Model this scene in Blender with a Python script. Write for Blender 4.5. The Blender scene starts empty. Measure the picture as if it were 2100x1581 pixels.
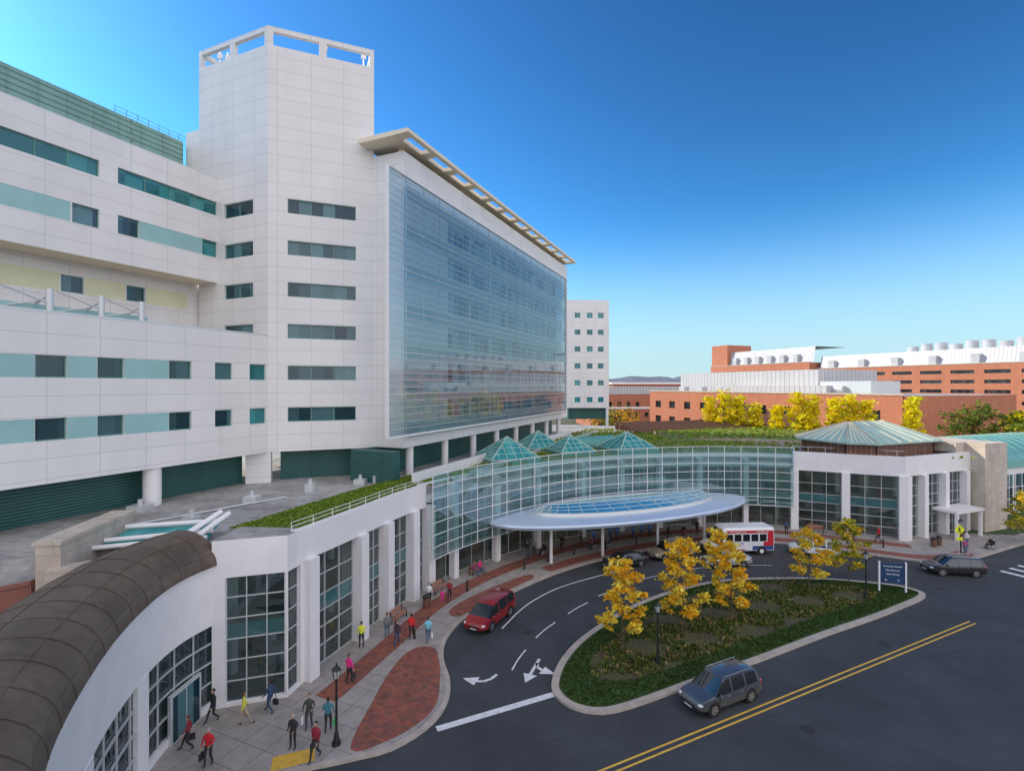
import bpy, bmesh, math, random
from math import radians, sin, cos, pi, sqrt, atan2, hypot
from mathutils import Vector, Matrix
random.seed(7)
R=random.random
scene=bpy.context.scene
col=scene.collection

# ---------------------------------------------------------------- materials
def nt(name):
    m=bpy.data.materials.new(name); m.use_nodes=True
    t=m.node_tree; b=t.nodes['Principled BSDF']
    return m,t,b
def c4(c): return (c[0],c[1],c[2],1)
def mul(c,k): return tuple(min(1,x*k) for x in c)
def mat(name,c,rough=.6,metal=0,noise=None,bump=None,c2=None,emit=0,coat=0,detail=4):
    m,t,b=nt(name)
    b.inputs['Base Color'].default_value=c4(c); b.inputs['Roughness'].default_value=rough; b.inputs['Metallic'].default_value=metal
    if coat: b.inputs['Coat Weight'].default_value=coat; b.inputs['Coat Roughness'].default_value=.05
    if emit:
        b.inputs['Emission Color'].default_value=c4(c); b.inputs['Emission Strength'].default_value=emit
    if noise:
        tc=t.nodes.new('ShaderNodeTexCoord')
        n=t.nodes.new('ShaderNodeTexNoise'); n.inputs['Scale'].default_value=noise[0]; n.inputs['Detail'].default_value=detail; n.inputs['Roughness'].default_value=.65
        t.links.new(tc.outputs['Object'],n.inputs['Vector'])
        r=t.nodes.new('ShaderNodeValToRGB'); r.color_ramp.elements[0].position=.32; r.color_ramp.elements[1].position=.68
        a=noise[1]
        r.color_ramp.elements[0].color=c4(mul(c,1-a)); r.color_ramp.elements[1].color=c4(c2 if c2 else mul(c,1+a))
        t.links.new(n.outputs['Fac'],r.inputs['Fac'])
        last=r.outputs['Color']
        if len(noise)>2:
            n2=t.nodes.new('ShaderNodeTexNoise'); n2.inputs['Scale'].default_value=noise[2]; n2.inputs['Detail'].default_value=5
            t.links.new(tc.outputs['Object'],n2.inputs['Vector'])
            mr=t.nodes.new('ShaderNodeMapRange'); mr.inputs['From Min'].default_value=.3; mr.inputs['From Max'].default_value=.7
            mr.inputs['To Min'].default_value=1-noise[3]; mr.inputs['To Max'].default_value=1+noise[3]
            t.links.new(n2.outputs['Fac'],mr.inputs['Value'])
            vm=t.nodes.new('ShaderNodeVectorMath'); vm.operation='SCALE'
            t.links.new(last,vm.inputs[0]); t.links.new(mr.outputs['Result'],vm.inputs['Scale']); last=vm.outputs['Vector']
        t.links.new(last,b.inputs['Base Color'])
        if bump:
            bp=t.nodes.new('ShaderNodeBump'); bp.inputs['Strength'].default_value=bump; bp.inputs['Distance'].default_value=.05
            t.links.new(n.outputs['Fac'],bp.inputs['Height']); t.links.new(bp.outputs['Normal'],b.inputs['Normal'])
    return m
def brickmat(name,c1,c2,mo,w,h,ms,off=.5,rough=.7,stain=.08,bump=.0,metal=0,sc=.35):
    m,t,b=nt(name); b.inputs['Roughness'].default_value=rough; b.inputs['Metallic'].default_value=metal
    tc=t.nodes.new('ShaderNodeTexCoord'); br=t.nodes.new('ShaderNodeTexBrick')
    br.offset=off; br.inputs['Color1'].default_value=c4(c1); br.inputs['Color2'].default_value=c4(c2); br.inputs['Mortar'].default_value=c4(mo)
    br.inputs['Scale'].default_value=1; br.inputs['Brick Width'].default_value=w; br.inputs['Row Height'].default_value=h
    br.inputs['Mortar Size'].default_value=ms; br.inputs['Mortar Smooth'].default_value=.3; br.inputs['Bias'].default_value=0
    t.links.new(tc.outputs['UV'],br.inputs['Vector'])
    n=t.nodes.new('ShaderNodeTexNoise'); n.inputs['Scale'].default_value=sc; n.inputs['Detail'].default_value=7; n.inputs['Roughness'].default_value=.6
    mp=t.nodes.new('ShaderNodeMapping'); mp.inputs['Scale'].default_value=(1.5,1.5,.5)
    t.links.new(tc.outputs['Object'],mp.inputs['Vector']); t.links.new(mp.outputs['Vector'],n.inputs['Vector'])
    mr=t.nodes.new('ShaderNodeMapRange'); mr.inputs['From Min'].default_value=.3; mr.inputs['From Max'].default_value=.7
    mr.inputs['To Min'].default_value=1-stain; mr.inputs['To Max'].default_value=1+stain
    t.links.new(n.outputs['Fac'],mr.inputs['Value'])
    vm=t.nodes.new('ShaderNodeVectorMath'); vm.operation='SCALE'
    t.links.new(br.outputs['Color'],vm.inputs[0]); t.links.new(mr.outputs['Result'],vm.inputs['Scale'])
    t.links.new(vm.outputs['Vector'],b.inputs['Base Color'])
    if bump:
        bp=t.nodes.new('ShaderNodeBump'); bp.inputs['Strength'].default_value=bump; bp.inputs['Distance'].default_value=.03; bp.invert=True
        t.links.new(br.outputs['Fac'],bp.inputs['Height']); t.links.new(bp.outputs['Normal'],b.inputs['Normal'])
    return m
def glassmat(name,ca,cb,refl,transp,cell=(1.2,1.3),rough=.02,tr=(.7,.85,.85),gc=(.9,.95,1),fk=1.0,wob=.12):
    m=bpy.data.materials.new(name); m.use_nodes=True; t=m.node_tree; t.nodes.clear()
    out=t.nodes.new('ShaderNodeOutputMaterial')
    tc=t.nodes.new('ShaderNodeTexCoord'); sn=t.nodes.new('ShaderNodeVectorMath'); sn.operation='SNAP'
    sn.inputs[1].default_value=(cell[0],cell[1],1); t.links.new(tc.outputs['UV'],sn.inputs[0])
    wn=t.nodes.new('ShaderNodeTexWhiteNoise'); wn.noise_dimensions='3D'; t.links.new(sn.outputs['Vector'],wn.inputs['Vector'])
    rp=t.nodes.new('ShaderNodeValToRGB'); rp.color_ramp.elements[0].color=c4(ca); rp.color_ramp.elements[1].color=c4(cb)
    rp.color_ramp.elements[0].position=.35
    t.links.new(wn.outputs['Value'],rp.inputs['Fac'])
    df=t.nodes.new('ShaderNodeBsdfDiffuse'); t.links.new(rp.outputs['Color'],df.inputs['Color'])
    base=df.outputs[0]
    if transp>0:
        tp=t.nodes.new('ShaderNodeBsdfTransparent'); tp.inputs['Color'].default_value=c4(tr)
        mx=t.nodes.new('ShaderNodeMixShader'); mx.inputs[0].default_value=transp
        t.links.new(base,mx.inputs[1]); t.links.new(tp.outputs[0],mx.inputs[2]); base=mx.outputs[0]
    gl=t.nodes.new('ShaderNodeBsdfGlossy'); gl.inputs['Roughness'].default_value=rough; gl.inputs['Color'].default_value=c4(gc)
    nz=t.nodes.new('ShaderNodeTexNoise'); nz.inputs['Scale'].default_value=.5; nz.inputs['Detail'].default_value=1
    t.links.new(tc.outputs['Object'],nz.inputs['Vector'])
    bp=t.nodes.new('ShaderNodeBump'); bp.inputs['Strength'].default_value=wob; bp.inputs['Distance'].default_value=.06
    t.links.new(nz.outputs['Fac'],bp.inputs['Height']); t.links.new(bp.outputs['Normal'],gl.inputs['Normal'])
    fr=t.nodes.new('ShaderNodeFresnel'); fr.inputs['IOR'].default_value=1.5
    ma=t.nodes.new('ShaderNodeMath'); ma.operation='MULTIPLY_ADD'; ma.use_clamp=True; ma.inputs[1].default_value=fk; ma.inputs[2].default_value=refl
    t.links.new(fr.outputs[0],ma.inputs[0])
    mx=t.nodes.new('ShaderNodeMixShader'); t.links.new(ma.outputs[0],mx.inputs[0]); t.links.new(base,mx.inputs[1]); t.links.new(gl.outputs[0],mx.inputs[2])
    t.links.new(mx.outputs[0],out.inputs[0])
    return m
def leafmat(name,c,tr=.35):
    m=bpy.data.materials.new(name); m.use_nodes=True; t=m.node_tree; t.nodes.clear()
    out=t.nodes.new('ShaderNodeOutputMaterial'); d=t.nodes.new('ShaderNodeBsdfDiffuse'); l=t.nodes.new('ShaderNodeBsdfTranslucent')
    tc=t.nodes.new('ShaderNodeTexCoord'); n=t.nodes.new('ShaderNodeTexNoise'); n.inputs['Scale'].default_value=2.5
    t.links.new(tc.outputs['Object'],n.inputs['Vector'])
    r=t.nodes.new('ShaderNodeValToRGB'); r.color_ramp.elements[0].position=.35; r.color_ramp.elements[1].position=.65
    r.color_ramp.elements[0].color=c4(mul(c,.75)); r.color_ramp.elements[1].color=c4(mul(c,1.2))
    t.links.new(n.outputs['Fac'],r.inputs['Fac'])
    t.links.new(r.outputs[0],d.inputs[0]); t.links.new(r.outputs[0],l.inputs[0])
    mx=t.nodes.new('ShaderNodeMixShader'); mx.inputs[0].default_value=tr
    t.links.new(d.outputs[0],mx.inputs[1]); t.links.new(l.outputs[0],mx.inputs[2]); t.links.new(mx.outputs[0],out.inputs[0])
    return m

M={}
M['panel']=brickmat('white_panel',(.86,.84,.82),(.83,.81,.795),(.58,.57,.56),3.0,1.333,.022,off=0,rough=.45,stain=.05,sc=.25)
M['white']=mat('white_metal',(.86,.84,.83),.4,noise=(.6,.04))
M['offwhite']=mat('cream_panel',(.80,.80,.54),.6,noise=(.5,.06))
M['soffit']=mat('soffit_cream',(.90,.78,.60),.6)
M['teal']=mat('spandrel_teal',(.33,.57,.57),.25,noise=(.3,.08))
M['frame']=mat('alu_frame',(.66,.69,.69),.35,metal=.3)
M['gframe']=mat('green_frame',(.16,.34,.30),.4)
M['louver']=brickmat('green_louver',(.035,.14,.125),(.04,.15,.135),(.010,.045,.04),60,.22,.045,rough=.45,stain=.1,bump=.6)
M['louvl']=brickmat('green_penthouse_cladding',(.22,.40,.36),(.24,.42,.38),(.09,.20,.17),60,.5,.07,rough=.5,stain=.12,bump=.4)
M['win']=glassmat('window_glass',(.008,.040,.055),(.10,.22,.24),.03,0,(1.1,4),.02,fk=.65)
M['winl']=glassmat('window_glass_blinds',(.02,.09,.14),(.50,.64,.74),.06,0,(1.33,4),.02)
M['winb']=glassmat('window_glass_teal',(.005,.14,.155),(.05,.32,.33),.03,0,(1.4,4),.02,fk=.7)
M['lobby']=glassmat('lobby_glass',(.03,.07,.075),(.06,.11,.12),.07,.72,(1.5,1.0),.01)
M['screen']=glassmat('screen_glass',(.20,.36,.42),(.24,.40,.45),.08,.80,(3.01,.66),.015,tr=(.66,.82,.88),gc=(.92,.93,.97),fk=.85,wob=.06)
M['screen2']=glassmat('entry_screen_glass',(.2,.45,.45),(.24,.5,.5),.12,.82,(2.1,1.05),.015,tr=(.70,.93,.92))
M['asphalt']=mat('asphalt',(.050,.056,.062),.82,noise=(.22,.24,9,.14),bump=None)
M['conc']=brickmat('sidewalk_concrete',(.38,.34,.31),(.35,.32,.29),(.22,.20,.19),1.5,1.5,.03,off=0,rough=.8,stain=.18,sc=.8)
M['curb']=mat('kerb_concrete',(.46,.40,.34),.8,noise=(1.2,.16))
M['paver']=brickmat('brick_paver',(.38,.10,.06),(.20,.08,.06),(.16,.09,.07),.42,.21,.02,rough=.8,stain=.25,sc=1.5)
M['brick']=brickmat('red_brick',(.52,.18,.095),(.46,.155,.08),(.44,.25,.18),.9,.3,.02,rough=.85,stain=.08)
M['brickn']=brickmat('red_brick_near',(.36,.10,.07),(.27,.08,.06),(.34,.27,.23),.24,.08,.01,rough=.85,stain=.1)
M['terrace']=mat('roof_terrace',(.35,.345,.33),.85,noise=(.18,.38,1.6,.22))
M['sedum']=mat('sedum_roof',(.13,.22,.03),.95,noise=(.9,.30,6,.25),c2=(.24,.30,.05),bump=.8)
M['turf']=mat('turf',(.04,.08,.02),.95,noise=(1.2,.3,14,.35),bump=.8)
M['mulch']=mat('mulch_groundcover',(.12,.085,.055),.95,noise=(.9,.4,7,.4),c2=(.08,.10,.035),bump=.8)
M['stone']=brickmat('tan_stone',(.58,.51,.43),(.51,.44,.36),(.38,.33,.28),1.6,.8,.02,rough=.7,stain=.16,sc=.7)
M['copper']=mat('aged_copper_roof',(.13,.095,.07),.45,metal=.3,noise=(.5,.28,3,.14))
M['verd']=mat('verdigris',(.38,.54,.46),.5,noise=(.5,.12))
M['verdd']=mat('verdigris_dark',(.10,.34,.31),.4,noise=(1.2,.12))
M['brown']=mat('brown_clerestory',(.17,.085,.055),.5)
M['pyr']=glassmat('skylight_glass',(.03,.26,.27),(.08,.38,.38),.03,0,(1,1),.05,fk=.6)
M['canopy']=mat('canopy_metal',(.56,.66,.78),.32,metal=.3,noise=(.4,.05))
M['dark']=mat('dark_metal',(.018,.022,.022),.45)
M['paintw']=mat('road_paint_white',(.76,.76,.75),.6,noise=(3,.16))
M['painty']=mat('road_paint_yellow',(.75,.45,.06),.6,noise=(3,.16))
M['bark']=mat('bark',(.12,.085,.06),.9,noise=(6,.3))
M['int']=mat('lobby_wall',(.40,.36,.30),.7)
M['intd']=mat('lobby_slab',(.5,.5,.49),.7)
M['lampon']=mat('ceiling_light',(1,.82,.55),.5,emit=7)
M['metalroof']=brickmat('white_metal_roof',(.55,.55,.56),(.52,.52,.53),(.28,.28,.31),1.4,50,.10,off=0,rough=.4,stain=.05)
M['vent']=mat('vent_metal',(.50,.51,.53),.5,noise=(.3,.1))
M['spandrel']=mat('spandrel_gray',(.50,.56,.58),.5,noise=(.3,.08))
M['wood']=mat('bench_wood',(.42,.20,.13),.6)

# ---------------------------------------------------------------- mesh builder
class MB:
    def __init__(s): s.v=[];s.f=[];s.m=[];s.mats=[]
    def mi(s,m):
        if m not in s.mats: s.mats.append(m)
        return s.mats.index(m)
    def face(s,pts,m):
        i=len(s.v); s.v.extend([tuple(p) for p in pts]); s.f.append(tuple(range(i,i+len(pts)))); s.m.append(s.mi(m))
    def box8(s,b,t,m,mt=None):
        s.face([b[3],b[2],b[1],b[0]],m); s.face(t,mt or m)
        for i in range(4):
            j=(i+1)%4; s.face([b[i],b[j],t[j],t[i]],m)
    def obox(s,o,u,s0,s1,t0,t1,z0,z1,m,mt=None):
        n=(u[1],-u[0])
        P=lambda a,b,z:(o[0]+u[0]*a+n[0]*b,o[1]+u[1]*a+n[1]*b,z)
        q=[(s0,t1),(s1,t1),(s1,t0),(s0,t0)]
        s.box8([P(a,b,z0) for a,b in q],[P(a,b,z1) for a,b in q],m,mt)
    def box(s,x0,x1,y0,y1,z0,z1,m): s.obox((0,0),(1,0),x0,x1,-y1,-y0,z0,z1,m)
    def prism(s,poly,z0,z1,m,mt=None,bot=True):
        n=len(poly)
        s.face([(p[0],p[1],z1) for p in poly],mt or m)
        if bot: s.face([(p[0],p[1],z0) for p in reversed(poly)],m)
        for i in range(n):
            a=poly[i];b=poly[(i+1)%n]
            s.face([(a[0],a[1],z0),(b[0],b[1],z0),(b[0],b[1],z1),(a[0],a[1],z1)],m)
    def cyl(s,x,y,r0,r1,z0,z1,m,n=12,cap=True):
        a=[(x+r0*cos(2*pi*i/n),y+r0*sin(2*pi*i/n),z0) for i in range(n)]
        b=[(x+r1*cos(2*pi*i/n),y+r1*sin(2*pi*i/n),z1) for i in range(n)]
        for i in range(n):
            j=(i+1)%n; s.face([a[i],a[j],b[j],b[i]],m)
        if cap: s.face(b,m); s.face(a[::-1],m)
    def tube(s,p0,p1,r0,m,r1=None,n=6,cap=True):
        p0=Vector(p0);p1=Vector(p1); r1=r0 if r1 is None else r1
        d=(p1-p0).normalized(); a=d.orthogonal().normalized(); b=d.cross(a)
        A=[p0+(a*cos(2*pi*i/n)+b*sin(2*pi*i/n))*r0 for i in range(n)]
        B=[p1+(a*cos(2*pi*i/n)+b*sin(2*pi*i/n))*r1 for i in range(n)]
        for i in range(n):
            j=(i+1)%n; s.face([A[i],A[j],B[j],B[i]],m)
        if cap: s.face(B,m); s.face(A[::-1],m)
    def ring(s,c,ax,R0,r,m,n=20,k=6):
        c=Vector(c);ax=Vector(ax).normalized();a=ax.orthogonal().normalized();b=ax.cross(a)
        g=[]
        for i in range(n):
            d=a*cos(2*pi*i/n)+b*sin(2*pi*i/n)
            g.append([c+d*(R0+r*cos(2*pi*j/k))+ax*(r*sin(2*pi*j/k)) for j in range(k)])
        for i in range(n):
            for j in range(k):
                s.face([g[i][j],g[(i+1)%n][j],g[(i+1)%n][(j+1)%k],g[i][(j+1)%k]],m)
    def ball(s,c,r,m,n=10,k=6,sc=(1,1,1)):
        g=[]
        for j in range(k+1):
            th=pi*j/k
            g.append([(c[0]+r*sc[0]*sin(th)*cos(2*pi*i/n),c[1]+r*sc[1]*sin(th)*sin(2*pi*i/n),c[2]+r*sc[2]*cos(th)) for i in range(n)])
        for j in range(k):
            for i in range(n):
                q=[g[j][i],g[j+1][i],g[j+1][(i+1)%n],g[j][(i+1)%n]]
                if j==0: q=[g[0][0],g[1][i],g[1][(i+1)%n]]
                if j==k-1: q=[g[j][i],g[k][0],g[j][(i+1)%n]]
                s.face(q,m)
    def wall(s,o,u,s0,s1,z0,z1,m,ops=(),depth=.22,fm=None,fw=.07):
        n=(u[1],-u[0]); fm=fm or M['frame']
        P=lambda a,z,b=0:(o[0]+u[0]*a+n[0]*b,o[1]+u[1]*a+n[1]*b,z)
        xs=sorted(set([s0,s1]+[round(q,4) for op in ops for q in op[:2]])); zs=sorted(set([z0,z1]+[round(q,4) for op in ops for q in op[2:4]]))
        for i in range(len(xs)-1):
            for j in range(len(zs)-1):
                cx=(xs[i]+xs[i+1])/2;cz=(zs[j]+zs[j+1])/2
                if any(op[0]<cx<op[1] and op[2]<cz<op[3] for op in ops): continue
                s.face([P(xs[i],zs[j]),P(xs[i+1],zs[j]),P(xs[i+1],zs[j+1]),P(xs[i],zs[j+1])],m)
        for op in ops:
            a,b,c,d,nx,nz,g=op[:7]; dp=op[7] if len(op)>7 else depth
            s.face([P(a,c,-dp),P(b,c,-dp),P(b,d,-dp),P(a,d,-dp)],g)
            s.face([P(a,c),P(b,c),P(b,c,-dp),P(a,c,-dp)],m); s.face([P(a,d,-dp),P(b,d,-dp),P(b,d),P(a,d)],m)
            s.face([P(a,c),P(a,c,-dp),P(a,d,-dp),P(a,d)],m); s.face([P(b,c,-dp),P(b,c),P(b,d),P(b,d,-dp)],m)
            if nx:
                w=fw
                for i in range(nx+1):
                    x=a+(b-a)*i/nx; x0=max(a+.002,x-w/2); x1=min(b-.002,x+w/2)
                    if i==0:x1=a+w
                    if i==nx:x0=b-w
                    s.obox(o,u,x0,x1,-dp+.003,-dp+.06,c+.002,d-.002,fm)
                for i in range(nz+1):
                    z=c+(d-c)*i/nz; y0=z-w/2;y1=z+w/2
                    if i==0:y0,y1=c+.003,c+w
                    if i==nz:y0,y1=d-w,d-.003
                    s.obox(o,u,a+.004,b-.004,-dp+.004,-dp+.055,y0,y1,fm)
    def strip(s,pts,t0,t1,z0,z1,m,mt=None,closed=False,bot=True):
        a=off(pts,t0,closed);b=off(pts,t1,closed);n=len(pts)
        for i in range(n if closed else n-1):
            j=(i+1)%n
            s.face([(b[i][0],b[i][1],z1),(b[j][0],b[j][1],z1),(a[j][0],a[j][1],z1),(a[i][0],a[i][1],z1)],mt or m)
            s.face([(b[i][0],b[i][1],z0),(b[j][0],b[j][1],z0),(b[j][0],b[j][1],z1),(b[i][0],b[i][1],z1)],m)
            s.face([(a[j][0],a[j][1],z0),(a[i][0],a[i][1],z0),(a[i][0],a[i][1],z1),(a[j][0],a[j][1],z1)],m)
            if bot: s.face([(a[i][0],a[i][1],z0),(a[j][0],a[j][1],z0),(b[j][0],b[j][1],z0),(b[i][0],b[i][1],z0)],m)
        if not closed:
            for i,r in ((0,1),(n-1,0)):
                q=[(a[i][0],a[i][1],z0),(b[i][0],b[i][1],z0),(b[i][0],b[i][1],z1),(a[i][0],a[i][1],z1)]
                s.face(q if r else q[::-1],m)
    def ribbon(s,pts,t0,t1,z,m,closed=False):
        a=off(pts,t0,closed);b=off(pts,t1,closed);n=len(pts)
        for i in range(n if closed else n-1):
            j=(i+1)%n
            s.face([(b[i][0],b[i][1],z),(b[j][0],b[j][1],z),(a[j][0],a[j][1],z),(a[i][0],a[i][1],z)],m)
    def vribbon(s,pts,t,z0,z1,m):
        a=off(pts,t)
        for i in range(len(a)-1):
            s.face([(a[i][0],a[i][1],z0),(a[i+1][0],a[i+1][1],z0),(a[i+1][0],a[i+1][1],z1),(a[i][0],a[i][1],z1)],m)
    def mesh(s,name,smooth=None,merge=False):
        me=bpy.data.meshes.new(name); me.from_pydata(s.v,[],s.f)
        for m in s.mats: me.materials.append(m)
        me.polygons.foreach_set('material_index',s.m)
        uv=me.uv_layers.new(name='UVMap'); data=[0.0]*(2*len(me.loops)); k=0
        for f in s.f:
            p=[s.v[i] for i in f]
            nx=ny=nz=0
            for i in range(len(p)):
                a=p[i];b=p[(i+1)%len(p)]
                nx+=(a[1]-b[1])*(a[2]+b[2]);ny+=(a[2]-b[2])*(a[0]+b[0]);nz+=(a[0]-b[0])*(a[1]+b[1])
            L=sqrt(nx*nx+ny*ny+nz*nz) or 1
            if abs(nz)/L>.8:
                for q in p: data[k]=q[0]*.918+q[1]*-.397;data[k+1]=q[0]*.397+q[1]*.918;k+=2
            else:
                h=hypot(nx,ny) or 1; tx,ty=-ny/h,nx/h
                for q in p: data[k]=q[0]*tx+q[1]*ty;data[k+1]=q[2];k+=2
        uv.data.foreach_set('uv',data)
        if merge:
            bm=bmesh.new(); bm.from_mesh(me); bmesh.ops.remove_doubles(bm,verts=bm.verts,dist=.0008); bm.to_mesh(me); bm.free()
        if smooth is not None:
            me.shade_smooth()
            me.set_sharp_from_angle(angle=radians(smooth))
        me.update()
        return me
    def build(s,name,parent=None,smooth=None,merge=False):
        ob=bpy.data.objects.new(name,s.mesh(name,smooth,merge)); col.objects.link(ob)
        if parent: ob.parent=parent
        return ob
def empty(name,loc=(0,0,0),rz=0):
    e=bpy.data.objects.new(name,None); e.empty_display_size=.3; e.location=loc; e.rotation_euler=(0,0,rz); col.objects.link(e); return e
def off(pts,t,closed=False):
    out=[];n=len(pts)
    for i in range(n):
        if closed: a=pts[(i-1)%n];b=pts[(i+1)%n]
        else: a=pts[max(0,i-1)];b=pts[min(n-1,i+1)]
        dx,dy=b[0]-a[0],b[1]-a[1];L=hypot(dx,dy) or 1
        out.append((pts[i][0]+dy/L*t,pts[i][1]-dx/L*t))
    return out
def crv(P,step=1.0,closed=False):
    n=len(P);dense=[]
    for i in range(n if closed else n-1):
        if closed: p0,p1,p2,p3=P[(i-1)%n],P[i],P[(i+1)%n],P[(i+2)%n]
        else: p0,p1,p2,p3=P[max(0,i-1)],P[i],P[i+1],P[min(n-1,i+2)]
        for k in range(20):
            t=k/20
            dense.append(tuple(.5*((2*p1[c])+(-p0[c]+p2[c])*t+(2*p0[c]-5*p1[c]+4*p2[c]-p3[c])*t*t+(-p0[c]+3*p1[c]-3*p2[c]+p3[c])*t**3) for c in (0,1)))
    dense.append(P[0] if closed else P[-1])
    return resample(dense,step,closed)
def resample(d,step,closed=False):
    L=[0]
    for i in range(1,len(d)): L.append(L[-1]+hypot(d[i][0]-d[i-1][0],d[i][1]-d[i-1][1]))
    n=max(2,int(round(L[-1]/step)));out=[];j=0
    for k in range(n+(0 if closed else 1)):
        q=L[-1]*k/n
        while j<len(L)-2 and L[j+1]<q: j+=1
        f=(q-L[j])/((L[j+1]-L[j]) or 1)
        out.append((d[j][0]+(d[j+1][0]-d[j][0])*f,d[j][1]+(d[j+1][1]-d[j][1])*f))
    return out
def inside(x,y,P):
    c=False;n=len(P);j=n-1
    for i in range(n):
        if (P[i][1]>y)!=(P[j][1]>y) and x<(P[j][0]-P[i][0])*(y-P[i][1])/(P[j][1]-P[i][1])+P[i][0]: c=not c
        j=i
    return c
def text_at(body,pos,rz,size,m,parent=None,align='CENTER',flat=False):
    c=bpy.data.curves.new('lettering','FONT'); c.body=body; c.size=size; c.align_x=align; c.align_y='CENTER'; c.extrude=.004
    c.materials.append(m)
    o=bpy.data.objects.new('lettering',c); o.location=pos; o.rotation_euler=(0 if flat else pi/2,0,rz); col.objects.link(o)
    if parent: o.parent=parent
    return o

# ---------------------------------------------------------------- frame of the site
U=(.397,.918); W=(.930,.368); NV=(.918,-.397)
A=(-23.1,48.0); B=(-14.03,51.59); C=(-32.0,51.85); D=(-10.71,50.15); E=(10.88,100.1)
def at(o,d,s): return (o[0]+d[0]*s,o[1]+d[1]*s)

# ---------------------------------------------------------------- hospital tower block
H=empty('hospital_building')
g=M['win']
def wing():
    m=MB()
    ZB=11.7
    ops=[]
    for k in range(6):
        ops.append((1.71,7.98,35.9-4*k-1.38,35.9-4*k,3,1,g))
    m.wall(A,W,0,9.75,ZB,50.1,M['panel'],ops,fm=M['gframe'])
    ops=[]
    for k in range(6):
        ops.append((9.7-5.96,9.7-1.97,35.9-4*k-1.38,35.9-4*k,2,1,g))
    m.wall(C,NV,0,9.7,ZB,50.1,M['panel'],ops,fm=M['gframe'])
    B2=(-17.3,60);C2=(-28,60.5)
    for a,b in ((B,B2),(B2,C2),(C2,C)):
        m.face([(a[0],a[1],ZB),(b[0],b[1],ZB),(b[0],b[1],50.1),(a[0],a[1],50.1)],M['panel'])
    m.face([(p[0],p[1],49.2) for p in (A,B,B2,C2,C)],M['terrace'])
    poly=[A,B,B2,C2,C]
    for i in range(5):
        a=poly[i];b=poly[(i+1)%5];L=hypot(b[0]-a[0],b[1]-a[1]);d=((b[0]-a[0])/L,(b[1]-a[1])/L)
        e=.004*i
        m.obox(a,d,0,L,-.4,-.001,51.6+e,52.06+e,M['panel'])
        m.obox(a,d,0,L,-.38,-.002,50.1,50.28+e,M['white'])
        for s0,s1 in ((.01,.45),(L/2-.35,L/2+.35),(L-.45,L-.01)):
            m.obox(a,d,s0,s1,-.37,-.003,50.28,51.6,M['panel'])
    m.face([(p[0],p[1],ZB) for p in (C,C2,B2,B,A)],M['soffit'])
    m.obox(A,(-.918,.397),9.72,12.6,.6,14,30,44.6,M['panel'])
    m.build('tower',H)
    m=MB()
    for x,y in ((-30.5,53),(-29.8,53.2),(-19,51.5),(-15.5,53)):
        m.tube((x,y,49.2),(x,y,52.9),.05,M['frame'],n=5); m.box(x-.25,x+.25,y-.08,y+.08,52.1,52.6,M['white'])
    m.build('roof_antennas',H)
    m=MB()
    ops=[]
    for k in range(6):
        zt=36.6-4*k
        s=8.5
        while s<50:
            ops.append((s,s+5.3,zt-2.3,zt,4,1,M['winl'])); s+=5.6
    m.wall(D,U,0,54.4,11.8,41.2,M['panel'],ops)
    D2=at(D,NV,-22);E2=at(E,NV,-22)
    for a,b in ((D2,D),(E,E2),(E2,D2)):
        m.face([(a[0],a[1],11.8),(b[0],b[1],11.8),(b[0],b[1],41.2),(a[0],a[1],41.2)],M['panel'])
    m.face([(p[0],p[1],41.2) for p in (D,E,E2,D2)],M['terrace'])
    m.face([(p[0],p[1],11.8) for p in (D2,E2,E,D)],M['soffit'])
    for k in range(7):
        zt=38.0-4*k
        m.obox(D,U,.5,53.9,.003,.05,max(12.2,zt-1.25),zt,M['spandrel'])
    m.build('main_block',H)
    m=MB()
    S0,S1=-3.9,50.3;z0,z1=13.25,38.0
    n=U[1],-U[0]
    P=lambda s,z,t:(D[0]+U[0]*s+n[0]*t,D[1]+U[1]*s+n[1]*t,z)
    m.face([P(S0,z0,1.0),P(S1,z0,1.0),P(S1,z1,1.0),P(S0,z1,1.0)],M['screen'])
    k=0;z=z0
    while z<=z1+.01:
        m.obox(D,U,S0,S1,1.02,1.09,z-.022,z+.022,M['white'] if k%6==0 else M['frame']); 
        z+=.66 ;k+=1
    s=S0
    while s<=S1+.1:
        m.obox(D,U,s-.03,s+.03,.9,.985,z0,z1,M['frame']); s+=3.01
    m.obox(D,U,S0-.09,S0-.002,.8,1.2,z0-.1,z1+.1,M['white']); m.obox(D,U,S1+.002,S1+.09,.8,1.2,z0-.1,z1+.1,M['white'])
    m.obox(D,U,S0,S1,.82,1.16,z1+.04,z1+.14,M['white']); m.obox(D,U,S0,S1,.82,1.16,z0-.14,z0-.04,M['white'])
    for zz in (16,24,32):
        for s in range(0,50,6):
            m.obox(D,U,s,s+.08,.06,.86,zz,zz+.08,M['frame'])
    m.build('glass_sun_screen',H)
    m=MB()
    m.obox(D,U,-1.8,54.6,-4.2,.2,41.9,42.35,M['soffit'],M['white'])
    m.obox(D,U,-1.8,54.6,1.25,1.75,41.95,42.3,M['soffit'],M['white'])
    s=-1.8;
    while s<54.5:
        m.obox(D,U,s,s+1.2,.2,1.25,41.93,42.32,M['soffit'],M['white']); s+=4.6
    for s in range(1,54,6):
        p=at(at(D,U,s),n,-1.0); m.cyl(p[0],p[1],.32,.32,41.2,41.9,M['soffit'])
    m.build('roof_sunshade',H)
    F=(-29.5,50.8)
    m=MB()
    ops=[(-8.98,-.05,34.95,36.3,4,1,M['winb']),(-18.6,-10.34,34.95,36.3,4,1,M['winb']),(-31,-21,34.95,36.3,4,1,M['winb'])]
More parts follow.
